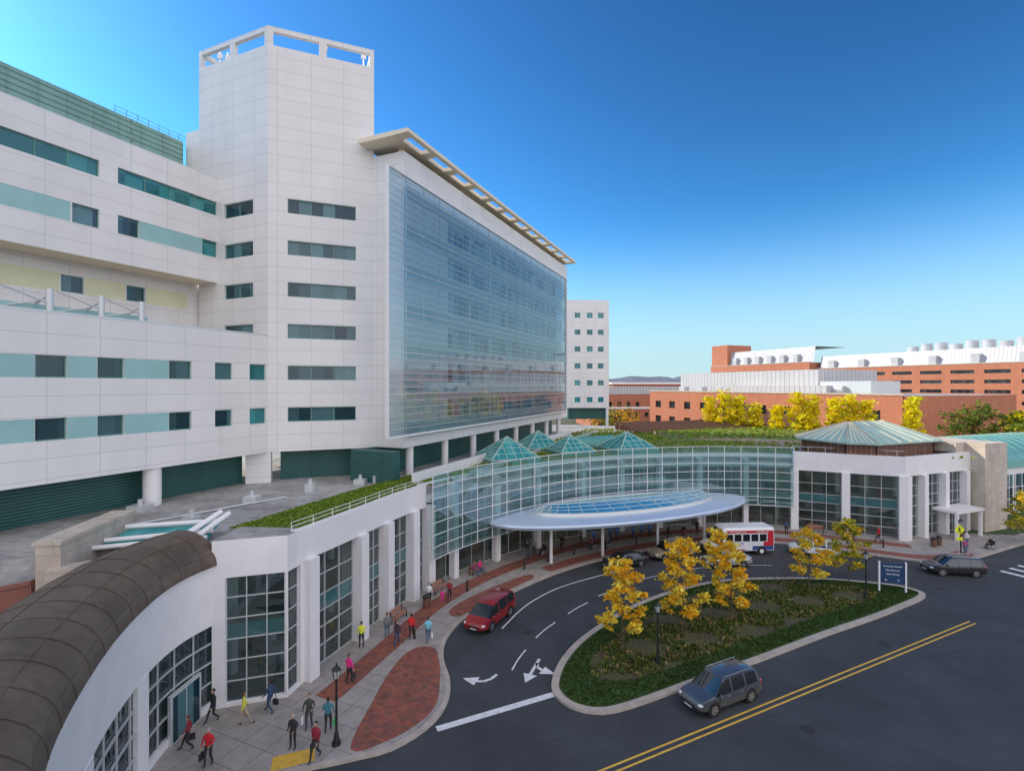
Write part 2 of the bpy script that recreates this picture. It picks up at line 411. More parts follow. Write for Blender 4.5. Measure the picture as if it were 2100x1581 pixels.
    ops+= [(-10.2-2,-10.34,30.75,32.3,1,1,M['win']),(-8.98,-7.3,30.75,32.3,1,1,M['win']),(-1.6,-.05,30.75,32.3,1,1,M['winb'])]
    ops+= [(-7.29,-1.61,30.76,32.29,0,0,M['teal'],.02),(-30,-12.3,30.76,32.29,0,0,M['teal'],.02)]
    m.wall(F,U,-42,0,28.26,38.6,M['panel'],ops,fm=M['gframe'])
    m.obox(F,U,-42,0,-20,-.4,38.3,38.55,M['terrace'])
    m.obox(F,U,-42,0,-.4,-.003,38.4,38.72,M['frame'])
    m.obox(F,U,-42,0,-14,-.01,28.27,28.6,M['soffit'])
    m.build('upper_wing',H)
    m=MB()
    G=(-32.3,52.0)
    ops=[(-6.6,-5.0,25.7,27.1,1,1,g),(-11.5,-9.9,25.7,27.1,1,1,g),(-17.2,-15.6,25.7,27.1,1,1,g)]
    ops+=[(-4.9,-1,25.65,27.2,0,0,M['offwhite'],.02),(-9.8,-6.7,25.65,27.2,0,0,M['offwhite'],.02),(-15.5,-11.6,25.65,27.2,0,0,M['offwhite'],.02),(-40,-17.3,25.65,27.2,0,0,M['offwhite'],.02)]
    m.wall(G,U,-42,1.5,21,28.3,M['panel'],ops,fm=M['gframe'])
    m.build('recessed_storey',H)
    m=MB()
    Q=at(A,(-.918,.397),12.3)
    m.obox(Q,U,-46,0,-8,0,38.5,43.4,M['louvl'])
    for s in range(-46,1,2):
        m.obox(Q,U,s,s+.06,.002,.06,38.6,43.3,M['louvl'])
    m.build('penthouse',H)
    m=MB()
    for s in range(0,9):
        m.obox(Q,U,-6+s,-6+s+.04,-.6,-.55,43.4,44.3,M['gframe'])
    m.obox(Q,U,-6,2.1,-.6,-.55,44.27,44.3,M['gframe']);m.obox(Q,U,-6,2.1,-.6,-.55,43.9,43.93,M['gframe'])
    m.build('roof_railing',H)
    m=MB()
    ops=[]
    for zt in (19.95,15.9):
        zb=zt-1.45
        for a,b,gg in ((.25,1.98,M['winb']),(3.75,5.36,g),(7.39,9.19,g),(12.37,14.06,g),(15.8,17.49,g),(21,23,g),(26,28,g)):
            ops.append((-b,-a,zb,zt,1,1,gg))
        for a,b in ((9.2,12.36),(14.07,15.79),(17.5,20.99),(23.01,25.99)):
            ops.append((-b,-a,zb+.01,zt-.01,0,0,M['teal'],.02))
    m.wall(A,U,-40,-.01,11.7,22.7,M['panel'],ops,fm=M['gframe'])
    m.obox(A,U,-40,-.02,-14,-.4,21.3,21.6,M['terrace'])
    m.obox(A,U,-40,-.02,-.4,-.003,22.5,22.82,M['frame'])
    m.obox(A,U,-40,-.02,-14,-.01,11.71,11.95,M['soffit'])
    m.build('lower_wing',H)
    m=MB()
    for s in (-19.5,-16.2,-13.2,-10.5):
        q=at(A,U,s); q=at(q,n,-1.2)
        m.cyl(q[0],q[1],.2,.2,21.5,24.4,M['frame'])
        r=at(q,U,-2.6)
        m.tube((q[0],q[1],23.4),(r[0],r[1],24.3),.06,M['frame']); m.tube((q[0],q[1],23.7),(r[0]-1,r[1]+.4,22.9),.05,M['frame'])
        r=at(q,(-.918,.397),3); m.tube((q[0],q[1],24.0),(r[0],r[1],23.2),.08,M['frame'])
    m.obox(A,U,-22,-9.5,-2.2,-2.1,22.8,23.4,M['teal'])
    m.build('roof_pergola',H)
    m=MB()
    m.obox(A,U,-40,-1,-3,-2.2,8.8,11.72,M['louver'])
    m.obox(A,W,1,9.5,-2.2,-1.6,8.8,11.71,M['louver'])
    m.obox(D,U,-1,54,-3.6,-3,8.8,11.81,M['louver'])
    m.obox(D,(-.918,.397),-1,4,-3,-2,8.8,11.81,M['louver'])
    m.obox(A,W,-1.9,.25,-2.0,-.05,8.8,11.7,M['panel'])
    m.build('louvres',H)
    m=MB()
    for s in (-10,-20.5,-31):
        q=at(at(A,U,s),n,-.75); m.cyl(q[0],q[1],.62,.62,8.8,11.75,M['white'],20)
    for s in range(2,54,7):
        q=at(at(D,U,s),n,-.7); m.cyl(q[0],q[1],.4,.4,8.8,11.85,M['white'],16)
    m.build('columns',H,smooth=40)
wing()

def farblock():
    e=empty('ward_block')
    m=MB()
    o=(14.7,135.0);u=(.997,.08)
    ops=[]
    for k in range(6):
        zt=37.4-4.5*k
        for a in (2.0,5.3,8.3):
            ops.append((a,a+1.55,zt-1.4,zt,1,1,M['winb']))
    m.wall(o,u,0,11.3,12.0,40.6,M['panel'],ops,fm=M['gframe'])
    m.obox(o,u,0.01,11.29,-24,-.31,12.01,40.5,M['panel'])
    m.obox(o,u,.5,11.2,-22,-1,9,12.0,M['louver'])
    m.cyl(*at(at(o,u,10.9),(u[1],-u[0]),-.4),.4,.4,0,12.0,M['white'])
    m.obox(o,u,0,11.3,-.3,-.001,40.6,40.8,M['frame'])
    m.build('walls',e)
farblock()

# ---------------------------------------------------------------- entrance building
FP=[(-12.75,29.9),(-12.3,31.0),(-10.6,35.8),(-8.4,42.0),(-5.4,47.2),(-1.5,51.8),(2.9,56.0),(8.4,59.9),(15,62.9),(23,64.7),(30,64.7),(35.3,63.4),(40.2,61.1),(45.4,58.5)]
FC=crv(FP,.6)
def near(x,y): return min(range(len(FC)),key=lambda i:(FC[i][0]-x)**2+(FC[i][1]-y)**2)
i1=near(-7.5,44.0); i2=near(35.3,63.4)
EN=empty('entrance_building')
SEDP=off(FC[:i1+8],-.5)+[(-7.4,52.3),(-9.8,50.8),(-12.8,44.5),(-15.5,37.5),(-17.6,31.6)]
def entrance():
    m=MB()
    inner=off(FC,-.6)
    poly=inner+[(58,63.5),(62,95),(40,108),(14,119),(-45,119),(-62,15),(-46,6),(-36,22),(-25.2,26.6),(-22.0,29.0),(-16.0,28.8)]
    m.prism(poly,8.35,8.8,M['terrace'],bot=True)
    m.build('roof_deck',EN)
    m=MB()
    s1=FC[:i1+1]; s2=FC[i1:i2+1]; s3=FC[i2:]
    for s,zt in ((s1,9.4),(s3,9.75)):
        m.strip(s,-.45,0,7.45,zt,M['white'])
    m.strip(s2,-1.1,-.7,7.7,9.3,M['white'])
    m.build('fascia',EN)
    m=MB()
    m.prism(SEDP,8.8,9.14,M['curb'],M['sedum'])
    m.build('green_roof_strip',EN)
    m=MB()
    rr=off(FC[:i1+1],-.35)
    for i in range(0,len(rr)-1,3):
        p=rr[i];m.tube((p[0],p[1],9.35),(p[0],p[1],9.9),.025,M['white'],n=5)
    for i in range(len(rr)-1):
        for z in (9.9,9.65): m.tube((rr[i][0],rr[i][1],z),(rr[i+1][0],rr[i+1][1],z),.022,M['white'],n=5,cap=False)
    m.build('roof_guardrail',EN)
    m=MB(); mg=MB()
    def bays(pts,zt,nx):
        for a,b in zip(pts[:-1],pts[1:]):
            L=hypot(b[0]-a[0],b[1]-a[1]);d=((b[0]-a[0])/L,(b[1]-a[1])/L)
            n=(d[1],-d[0])
            P=lambda s,z,t:(a[0]+d[0]*s+n[0]*t,a[1]+d[1]*s+n[1]*t,z)
            mg.face([P(.4,.14,-.55),P(L-.4,.14,-.55),P(L-.4,zt,-.55),P(.4,zt,-.55)],M['lobby'])
            for i in range(nx+1):
                s=.4+(L-.8)*i/nx
                mg.obox(a,d,s-.028,s+.028,-.6,-.45,.14,zt,M['frame'])
            for z in (.2,1.35,2.5,3.55,4.6,5.9,zt-.05):
                mg.obox(a,d,.4,L-.4,-.59,-.47,z-.024,z+.024,M['frame'])
            mg.obox(a,d,.4,L-.4,-.62,-.56,3.6,4.55,M['teal'])
        for p in pts:
            i=near(*p); q=FC[min(len(FC)-1,i+1)];w=FC[max(0,i-1)];L=hypot(q[0]-w[0],q[1]-w[1]);d=((q[0]-w[0])/L,(q[1]-w[1])/L)
            m.obox(p,d,-.42,.42,-.7,.32,.12,7.5,M['white'])
    P1=[(-12.3,31.0),(-10.6,35.8),(-9.5,38.9),(-8.2,42.4),(-7.2,44.4)]
    bays(P1,7.45,3)
    P3=[(35.3,63.4),(40.2,61.1),(45.2,58.6)]
    bays(P3,7.5,3)
    P2=[(-5.3,47.3),(-1.5,51.8),(2.9,56.0),(8.4,59.9),(13.5,62.4),(18.7,64.0),(24,64.8),(29.8,64.7)]
    for p in P2:
        i=near(*p); q=FC[i+1];w=FC[i-1];L=hypot(q[0]-w[0],q[1]-w[1]);d=((q[0]-w[0])/L,(q[1]-w[1])/L)
        m.obox(p,d,-.3,.3,-.5,.2,.12,8.8,M['white'])
    m.build('piers',EN)
    S=FC[i1:i2+1]
    mg.vribbon(S,-.7,.14,7.7,M['lobby'])
    Sc=resample(S,1.75)
    So_=off(Sc,-.7)
    for p in So_: mg.tube((p[0],p[1],.14),(p[0],p[1],7.7),.035,M['frame'],n=4)
    for z in (.2,2.6,4.0,4.35,6.0,7.6): mg.strip(S,-.74,-.64,z-.03,z+.03,M['frame'])
    mg.build('glazing',EN)
    m=MB()
    m.strip(FC,-7.2,-7,.12,8.4,M['int']); m.strip(FC,-7,-.8,3.95,4.3,M['intd'])
    Fi=resample(FC,3.1)
    for k,p in enumerate(off(Fi,-2.4)):
        if k%3==1: continue
        d=.35+.3*R()
        m.box(p[0]-d,p[0]+d,p[1]-.12,p[1]+.12,3.88,3.93,M['lampon']); m.box(p[0]-d,p[0]+d,p[1]-.12,p[1]+.12,8.2,8.25,M['lampon'])
    for k,p in enumerate(off(Fi,-5)):
        m.cyl(p[0],p[1],.3,.3,.12,8.4,M['white'],10)
    for k,p in enumerate(off(resample(FC,1.9),-3.4)):
        if R()<.6:
            h=.7+R()*1.3; m.box(p[0]-.4,p[0]+.4,p[1]-.4,p[1]+.4,.12,.12+h,random.choice([M['brown'],M['intd'],M['wood'],M['dark']]))
            if R()<.5: m.box(p[0]-.3,p[0]+.5,p[1]-.3,p[1]+.3,4.3,4.3+h,random.choice([M['brown'],M['intd'],M['wood']]))
    m.build('lobby_interior',EN)
    m=MB()
    S=resample(FC[i1:i2+1],2.1)
    z0,z1=3.0,10.3
    So=off(S,.75)
    m.vribbon(S,.75,z0,z1,M['screen2'])
    for p in So: m.tube((p[0],p[1],z0-.05),(p[0],p[1],z1+.05),.042,M['white'],n=6)
    for k in range(8):
        z=z0+(z1-z0)*k/7
        m.strip(S,.71,.79,z-.026,z+.026,M['white'])
    for k,p in enumerate(off(S,-.2)):
        for z in (4.2,8.0): m.tube((p[0],p[1],z),(So[k][0],So[k][1],z),.035,M['white'],n=5)
    m.build('glass_screen',EN)
    m=MB();
    a=(-16.1,28.15);L=hypot(3.2,1.0);d=(3.2/L,1.0/L)
    m.wall(a,d,-.5,L,.1,9.4,M['white'],[(.15,L-.06,.25,7.3,3,6,M['lobby'],.25)],fm=M['frame'],fw=.06)
    b=at(a,d,L);d2=(.22,.975)
    m.wall(b,d2,0,1.6,.1,9.4,M['white'],[(.06,1.2,.25,7.3,1,6,M['lobby'],.25)],fm=M['frame'],fw=.06)
    m.obox(a,d,-.5,L,-3,-.3,3.8,4.3,M['intd'])
    m.obox(a,d,.15,L-.1,-.32,-.27,3.75,4.6,M['teal'])
    m.face([(a[0]-.5,a[1]-.15,9.38),(b[0],b[1],9.38),(b[0]+.4,b[1]+1.6,9.38),(-16.6,31,9.38)],M['terrace'])
    m.build('corner_bay',EN)
    K=(45.4,58.5)
    m=MB()
    m.obox(K,W,.0,12.5,-.45,0,7.5,9.75,M['white'])
    for s in (.35,3.4,7.4,11.6): m.obox(K,W,s-.35,s+.35,-.6,.3,.12,7.5,M['white'])
    P=lambda s,z,t:(K[0]+W[0]*s+W[1]*t,K[1]+W[1]*s-W[0]*t,z)
    m.face([P(.5,.14,-.5),P(12,.14,-.5),P(12,7.5,-.5),P(.5,7.5,-.5)],M['lobby'])
    for i in range(12): m.obox(K,W,.7+i,.75+i,-.55,-.42,.14,7.5,M['frame'])
    for z in (.2,1.4,2.6,3.8,5,6.2): m.obox(K,W,.5,12,-.54,-.44,z,z+.06,M['frame'])
    m.obox(K,W,5.2,10.5,-.2,2.4,3.2,3.5,M['white']); m.obox(K,W,10.0,10.3,2.0,2.3,.12,3.2,M['white']); m.obox(K,W,5.4,5.7,2.0,2.3,.12,3.2,M['white'])
    m.obox(K,W,1,12,-6,-5.5,.12,8.3,M['int'])
    m.build('end_wing',EN)
    m=MB()
    m.obox(K,W,12.5,17.2,-5,1.5,.1,10.9,M['stone'])
    m.obox(K,W,10.5,12.5,-3,-.5,9.7,10.9,M['stone'])
    m.build('stone_pylon',EN)
    m=MB()
    c=(46.3,66.5)
    X=lambda s,t,z:(c[0]+W[0]*s+W[1]*t,c[1]+W[1]*s-W[0]*t,z)
    def ringp(a,b,ch,z): return [X(-a+ch,b,z),X(a-ch,b,z),X(a,b-ch,z),X(a,-b+ch,z),X(a-ch,-b,z),X(-a+ch,-b,z),X(-a,-b+ch,z),X(-a,b-ch,z)]
    a0=ringp(7.6,4.9,2.2,8.9);a1=ringp(7.6,4.9,2.2,11.0);b0=ringp(8.3,5.6,2.3,11.0);b1=ringp(8.3,5.6,2.3,11.2);r1=ringp(3.4,.35,.2,13.3)
    for i in range(8):
        j=(i+1)%8
        m.face([a0[i],a0[j],a1[j],a1[i]],M['brown']); m.face([a1[i],a1[j],b0[j],b0[i]],M['brown']); m.face([b0[i],b0[j],b1[j],b1[i]],M['verd'])
        m.face([b1[i],b1[j],r1[j],r1[i]],M['verd'])
        for k in range(0,7):
            f=k/6
            p=Vector(b1[i]).lerp(Vector(b1[j]),f);q=Vector(r1[i]).lerp(Vector(r1[j]),f)
            m.tube(p+Vector((0,0,.03)),q+Vector((0,0,.03)),.06,M['soffit'],n=4)
            p0=Vector(a0[i]).lerp(Vector(a0[j]),f);p1=Vector(a1[i]).lerp(Vector(a1[j]),f); m.tube(p0,p1,.06,M['wood'],n=4)
    m.face(r1,M['verd'])
    m.build('roof_pavilion',EN)
    m=MB()
    Q=[p for p in off(FC[i2:],-1.0)]
    for i in range(len(Q)-1):
        m.tube((Q[i][0],Q[i][1],10.3),(Q[i+1][0],Q[i+1][1],10.3),.03,M['frame'],n=4)
        if i%3==0: m.tube((Q[i][0],Q[i][1],9.7),(Q[i][0],Q[i][1],10.3),.03,M['frame'],n=4)
    m.build('roof_guardrail',EN)
    m=MB()
    g1=off(FC[i1+9:i2+12],-1.6)
    back=[(34,82),(26,98),(14,96),(6,84),(-3,62),(-7,54)]
    m.prism(g1+back,8.8,9.1,M['curb'],M['sedum'])
    m.prism([(30,84),(56,72),(58,92),(40,106),(26,112),(24,100)],8.8,9.6,M['curb'],M['sedum'])
    m.build('green_roof',EN)
    m=MB()
    m.obox(D,U,-3,46,3.0,3.35,9.1,10.0,M['white']); 
    m.obox(D,U,2,52,6.2,6.4,9.1,9.6,M['frame'])
    m.prism([(-2,60.4),(3,66),(1.4,67.6),(-3.6,62)],9.1,9.22,M['terrace'])
    for i in range(5): m.obox((22,92),W,0,30,-i*1.5,-i*1.5+.2,9.6,10.1+.2*i,M['brown'])
    m.build('roof_walls',EN)
    m=MB()
    for x,y,w,h in ((-20.5,40,.5,.5),(-17.5,44,.35,.7),(-27.5,37.5,.6,.4),(-14.2,47.5,.5,.45),(-21.8,34.5,.4,.35)):
        m.box(x-w,x+w,y-w,y+w,8.8,8.8+h,M['frame']); m.cyl(x,y,.16,.16,8.8+h,9.0+h+.2,M['frame'],10)
    m.tube((-25,33,8.9),(-18.5,41.5,8.9),.06,M['frame'],n=6)
    m.obox((-12.9,47.6),U,0,3,-.2,.0,8.8,9.5,M['frame'])
    m.build('terrace_vents',EN)
entrance()
def tufts(name,pts,mats,h,w,parent=None):
    m=MB()
    for x,y,z in pts:
        for k in range(3):
            a=R()*2*pi; dx,dy=cos(a)*w,sin(a)*w; ox,oy=(R()-.5)*w*2.5,(R()-.5)*w*2.5;hh=h*(.4+R())
            m.face([(x-dx,y-dy,z),(x+dx,y+dy,z),(x+dx*.3+ox,y+dy*.3+oy,z+hh),(x-dx*.3+ox,y-dy*.3+oy,z+hh)],random.choice(mats))
    return m.build(name,parent)
L1=leafmat('sedum_leaf',(.20,.32,.04)); L2=leafmat('sedum_leaf_light',(.34,.44,.07)); L3=leafmat('sedum_dark',(.11,.19,.03)); L4=leafmat('dry_grass',(.40,.30,.13))
pts=[]
while len(pts)<7000:
    x=-19+R()*16;y=29+R()*26
    if inside(x,y,SEDP): pts.append((x,y,9.13))
tufts('sedum_plants',pts,[L1,L1,L2,L3],.06,.09,EN)
pts=[]
for _ in range(4500):
    x=-6+R()*62;y=56+R()*50
    k=min(FC,key=lambda p:abs(p[0]-x))
    if y>k[1]+3 and (x+3)*.9>(y-62)*.45-2 and y<104: 
        pts.append((x,y,9.1 if not (x>26 and y>80) else 9.6))
tufts('roof_meadow',pts,[L1,L4,L2,L1],.25,.22,EN)

def skylight(x,y,w,h,z=9.1):
    e=empty('pyramid_skylight')
    m=MB()
    a=w/2;c=[(x-a*W[0]+a*W[1],y-a*W[1]-a*W[0]),(x+a*W[0]+a*W[1],y+a*W[1]-a*W[0]),(x+a*W[0]-a*W[1],y+a*W[1]+a*W[0]),(x-a*W[0]-a*W[1],y-a*W[1]+a*W[0])]
    m.prism(c,z,z+.5,M['verdd'])
    ap=Vector((x,y,z+.5+h))
    for i in range(4):
        p=Vector((*c[i],z+.5));q=Vector((*c[(i+1)%4],z+.5))
        m.face([p,q,ap],M['pyr'])
        m.tube(p,ap,.10,M['verd'],n=5); m.tube(p,q,.09,M['verd'],n=4)
        for f in (1/6,2/6,3/6,4/6,5/6):
            s=p.lerp(q,f); mid=p.lerp(q,.5); top=s+(ap-mid)*(1-abs(2*f-1))
            m.tube(s,top,.05,M['verd'],n=4)
        for f in (.25,.5,.75): m.tube(p.lerp(ap,f),q.lerp(ap,f),.05,M['verd'],n=4)
    m.build('glazed_pyramid',e)
skylight(-.6,60.5,6.0,2.3); skylight(3.6,70.5,5.2,2.1); skylight(7.6,66.5,4.8,1.9); skylight(15.6,69.0,6.0,2.1)
m=MB()
for i in range(12):
    a0=pi*i/12;a1=pi*(i+1)/12
    p=lambda s,a:(8.5+W[0]*s+W[1]*cos(a)*1.3,73+W[1]*s-W[0]*cos(a)*1.3,9.1+1.5*sin(a))
    m.face([p(0,a0),p(7,a0),p(7,a1),p(0,a1)],M['verdd'])
m.build('barrel_skylight')

def canopy():
    e=empty('entrance_canopy')
    c=(12.8,55.9);a=16.2;b=5.4
    X=lambda s,t,z:(c[0]+W[0]*s+W[1]*t,c[1]+W[1]*s-W[0]*t,z)
    def el(k,kk,z,n=72): return [X(a*k*cos(2*pi*i/n),b*kk*sin(2*pi*i/n),z) for i in range(n)]
    m=MB();n=72
    rings=[el(.955,.9,4.05),el(.99,.975,4.2),el(1,1,4.45),el(.99,.98,4.62),el(.9,.86,4.78),el(.70,.66,4.9)]
    for r0,r1 in zip(rings[:-1],rings[1:]):
        for i in range(n): j=(i+1)%n; m.face([r0[i],r0[j],r1[j],r1[i]],M['canopy'])
    m.face(rings[0][::-1],M['white'])
    m.build('canopy_shell',e,smooth=40,merge=True)
    m=MB()
    q0=el(.70,.66,4.9);q1=el(.69,.65,5.2);q2=el(.62,.12,5.75)
    for i in range(n):
        j=(i+1)%n; m.face([q0[i],q0[j],q1[j],q1[i]],M['frame']); m.face([q1[i],q1[j],q2[j],q2[i]],M['pyr'])
        if i%2==0: m.tube(q1[i],q2[i],.04,M['frame'],n=4)
        m.tube(q1[i],q1[j],.05,M['frame'],n=4,cap=False); m.tube(q2[i],q2[j],.045,M['frame'],n=4,cap=False)
        for f in (.33,.66):
            h0=Vector(q1[i]).lerp(Vector(q2[i]),f);h1=Vector(q1[j]).lerp(Vector(q2[j]),f); m.tube(h0,h1,.035,M['frame'],n=4,cap=False)
    m.face(q2,M['pyr'])
    m.build('canopy_skylight',e)
    m=MB()
    for s in (-10,-4,3,9.5):
        p=X(s,1.2,0); m.cyl(p[0],p[1],.16,.16,.12,4.1,M['white'],12)
    m.build('canopy_columns',e)
canopy()

WP=[(-8.5,9.0),(-12.3,13.1),(-15.2,18.6),(-16.7,23.1),(-17.0,26.0),(-16.5,28.2)]
WC=crv(WP,.5)
def vaultwing():
    e=empty('barrel_roof_wing')
    m=MB()
    m.strip(WC,-.3,0,4.75,8.0,M['white']); m.strip(WC,-.28,0-.01,.1,.5,M['white'])
    m.strip(WC,-.4,.1,7.85,8.12,M['white'])
    m.build('wall',e,smooth=30)
    m=MB()
    m.vribbon(WC,-.2,.5,4.75,M['lobby'])
    m.strip(WC,-4.2,-4.0,.1,7.9,M['int'])
    Wr=resample(WC,1.25)
    for i,p in enumerate(off(Wr,-.12)):
        m.tube((p[0],p[1],.5),(p[0],p[1],4.75),.045,M['frame'],n=4)
    for z in (1.6,2.7,3.75): m.strip(WC,-.17,-.07,z-.03,z+.03,M['frame'])
    Wb=resample(WC,6.0)
    for i in range(1,len(Wb)-1):
        a=Wb[i-1];b=Wb[i+1];L=hypot(b[0]-a[0],b[1]-a[1]);d=((b[0]-a[0])/L,(b[1]-a[1])/L)
        m.obox(Wb[i],d,-.45,.45,-.25,.03,.45,4.8,M['white'])
    m.build('glazing',e)
    m=MB()
    N=18;prof=[]
    for k in range(N+1):
        th=pi*k/N; prof.append((-2.1+2.3*cos(th),8.05+1.75*max(0,sin(th))**.9))
    lines=[off(WC,t) for t,z in prof]
    for k in range(N):
        for i in range(len(WC)-1):
            a,b=lines[k],lines[k+1];z0,z1=prof[k][1],prof[k+1][1]
            m.face([(*a[i],z0),(*a[i+1],z0),(*b[i+1],z1),(*b[i],z1)],M['copper'])
    m.face([(*lines[k][-1],prof[k][1]) for k in range(N+1)],M['white'])
    m.build('barrel_roof',e,smooth=50,merge=True)
    m=MB()
    for i in range(0,len(WC),3):
        for k in range(N):
            m.tube((*lines[k][i],prof[k][1]+.01),(*lines[k+1][i],prof[k+1][1]+.01),.022,M['copper'],n=4,cap=False)
    for k in range(2,N,4):
        for i in range(len(WC)-1): m.tube((*lines[k][i],prof[k][1]+.01),(*lines[k][i+1],prof[k][1]+.01),.016,M['copper'],n=4,cap=False)
    m.build('roof_seams',e)
    m=MB()
    m.strip(off(WC,-4.5),-.3,0,0,8.2,M['brickn'])
    m.build('rear_wall',e)
    m=MB()
    i=len(WC)-7; a=WC[i];b=WC[i+3];L=hypot(b[0]-a[0],b[1]-a[1]);d=((b[0]-a[0])/L,(b[1]-a[1])/L)
    m.obox(a,d,-.2,2.0,-.02,.14,.1,2.6,M['frame']); m.obox(a,d,-.05,.85,.142,.16,.2,2.45,M['win']); m.obox(a,d,.95,1.85,.142,.16,.2,2.45,M['win'])
    m.build('door',e)
vaultwing()
e=empty('stone_wall')
m=MB()
m.obox((-24.0,31.2),(.16,-.987),0,6.2,-.6,.5,4,10.1,M['stone']); m.obox((-24.0,31.2),(.16,-.987),-.15,6.3,-.7,.6,10.1,10.3,M['stone'])
m.obox((-22.5,25.2),(.9,.43),-.4,4.6,-.5,.5,4,9.0,M['stone'])
m.build('stone_wall_mesh',e)
e=empty('brick_annex')
m=MB(); m.prism([(-50,16),(-28.0,21.2),(-23.9,25.2),(-24.9,30.2),(-50,30)],0,8.15,M['brickn'],M['terrace']); m.prism([(-50,15.9),(-28.0,21.1),(-23.85,25.1),(-24.8,30.3),(-50,30.1)],8.15,8.35,M['brickn'],M['terrace'])
m.build('annex_walls',e)
e=empty('glazed_link_roof')
m=MB()
m.face([(-22.9,27.6,9.0),(-17.8,29.6,9.0),(-18.2,31.6,9.4),(-23,30.4,9.4)],M['pyr'])
for a,b in (((-22.9,27.6,9.15),(-17.8,29.6,9.15)),((-22.9,28.5,9.3),(-17.9,30.4,9.3)),((-23,30.2,9.6),(-18.2,31.6,9.6))):
    m.tube(a,b,.13,M['white'],n=10)
for a,b in (((-19.3,27.7,8.9),(-18.0,31.4,10.2)),((-18.6,27.9,8.8),(-17.5,31.4,10.1))): m.tube(a,b,.16,M['white'],n=10)
m.build('roof_beams',e,smooth=40)

# ---------------------------------------------------------------- ground
def sheet(name,poly,z,m_,parent=None):
    m=MB(); m.face([(p[0],p[1],z) for p in poly],m_); return m.build(name,parent)
M['far']=mat('distant_ground',(.09,.10,.06),.95,noise=(.01,.4))
sheet('ground',[(-9000,-9000),(9000,-9000),(9000,9000),(-9000,9000)],-.03,M['far'])
sheet('road',[(-60,-40),(140,-40),(140,110),(-60,110)],0,M['asphalt'])
CP=[(-15,15.5),(-13.0,20.2),(-10.9,23.0),(-7.9,24.2),(-5.9,25.0),(-4.3,26.75),(-3.65,28.7),(-3.75,30.8),(-4.5,33.4),(-4.6,36.0),(-3.7,38.8),(-1.7,41.9),(.7,44.7),(2.9,47.1),(6,49.9),(10,52.6),(15.5,55.6),(22.5,57.9),(29,58.0),(34.5,56.2),(38.8,53.4),(42.5,51.7),(47,52.2),(60,58.4),(90,73.0),(130,92)]
CC=crv(CP,.7)
PL=empty('sidewalk')
m=MB()
cin=off(CC,-.3)
m.prism(cin+[(130,130),(60,130),(0,100),(-40,60),(-40,25),(-22,10)],-.02,.12,M['conc'],bot=False)
m.build('sidewalk_paving',PL)
m=MB(); m.strip(CC,-.3,0,-.02,.13,M['curb'],bot=False); m.build('kerb',PL)
m=MB()
m.face([(x,y,.126) for x,y in crv([(-7.95,24.95),(-7.9,28.8),(-7.6,32),(-6.8,34.4),(-5.4,34.7),(-4.75,33.0),(-4.35,30.6),(-4.25,28.6),(-4.8,27.1),(-6.2,25.6)],.4,True)],M['paver'])
m.face([(x,y,.126) for x,y in crv([(-5.0,40.3),(-3.6,42.8),(-.4,46.4),(1.6,48.0),(2.0,47.2),(.2,45.0),(-2.2,42.1),(-4.1,39.3)],.4,True)],M['paver'])
m.ribbon(FC,1.5,3.0,.127,M['paver'])
i0=min(range(len(CC)),key=lambda i:hypot(CC[i][0]-4,CC[i][1]-48)); i9=min(range(len(CC)),key=lambda i:hypot(CC[i][0]-50,CC[i][1]-53.6))
m.ribbon(CC[i0:i9],-2.0,-.6,.129,M['paver'])
m.build('brick_paving',PL)
sheet('tactile_pad',[(-11.2,23.5),(-9.4,24.2),(-9.75,25.1),(-11.5,24.4)],.13,M['painty'],PL)
sheet('lawn',[(52,62),(60,60.6),(90,75),(90,84),(60,68)],.14,M['turf'])

IP=[(2.4,30.7),(2.55,29.2),(3.5,28.1),(5.1,27.75),(7.4,28.6),(11.5,30.7),(16.3,33.1),(22.8,36.5),(28.1,39.1),(32.2,41.3),(34.9,42.9),(35.6,44.1),(34.6,45.5),(31.5,46.6),(27.3,47.3),(20.2,46.9),(15.2,45.0),(10.0,41.5),(5.6,36.9),(3.4,33.6)]
IC=crv(IP,.5,True)
sgn=1
if sum(IC[i][0]*IC[(i+1)%len(IC)][1]-IC[(i+1)%len(IC)][0]*IC[i][1] for i in range(len(IC)))<0: sgn=-1
m=MB()
IS=empty('planted_island')
if sgn<0: IC=IC[::-1]
m.strip(IC,-.45,0,-.02,.15,M['curb'],closed=True,bot=False); m.build('kerb',IS)
m=MB()
inn=off(IC,-.45,True); m.face([(p[0],p[1],.14) for p in inn],M['turf'])
m.build('turf',IS)
in2=[(5.0,31.2),(7.5,30.9),(14,34.2),(22,38.4),(29.5,42.2),(31.5,44.0),(27,45.9),(20.5,45.3),(15.8,43.4),(11.2,40.2),(7,35.8),(5.2,33.2)]
m=MB(); in2c=crv(in2,.6,True); m.face([(p[0],p[1],.146) for p in in2c],M['mulch']); m.build('planting_bed',IS)
G1=leafmat('groundcover',(.10,.15,.03));G2=leafmat('groundcover_light',(.17,.20,.05));G3=leafmat('grass_blade',(.05,.10,.025));G4=leafmat('fallen_leaves',(.50,.28,.06))
pa=[];pb=[]
inc=off(IC,-.55,True)
while len(pa)<9000:
    x=2+R()*34;y=27+R()*21
    if not inside(x,y,inc): continue
    if inside(x,y,in2c):
        if R()<.34 and sin(x*1.3+y*.7)+sin(y*1.9-x*.5)>-.9+R(): pb.append((x,y,.14))
    else: pa.append((x,y,.14))
tufts('grass',pa,[G3,G3,G1],.06,.05,IS); tufts('groundcover_plants',pb,[G1,G2,L4,G1,G3],.16,.11,IS)
m=MB()
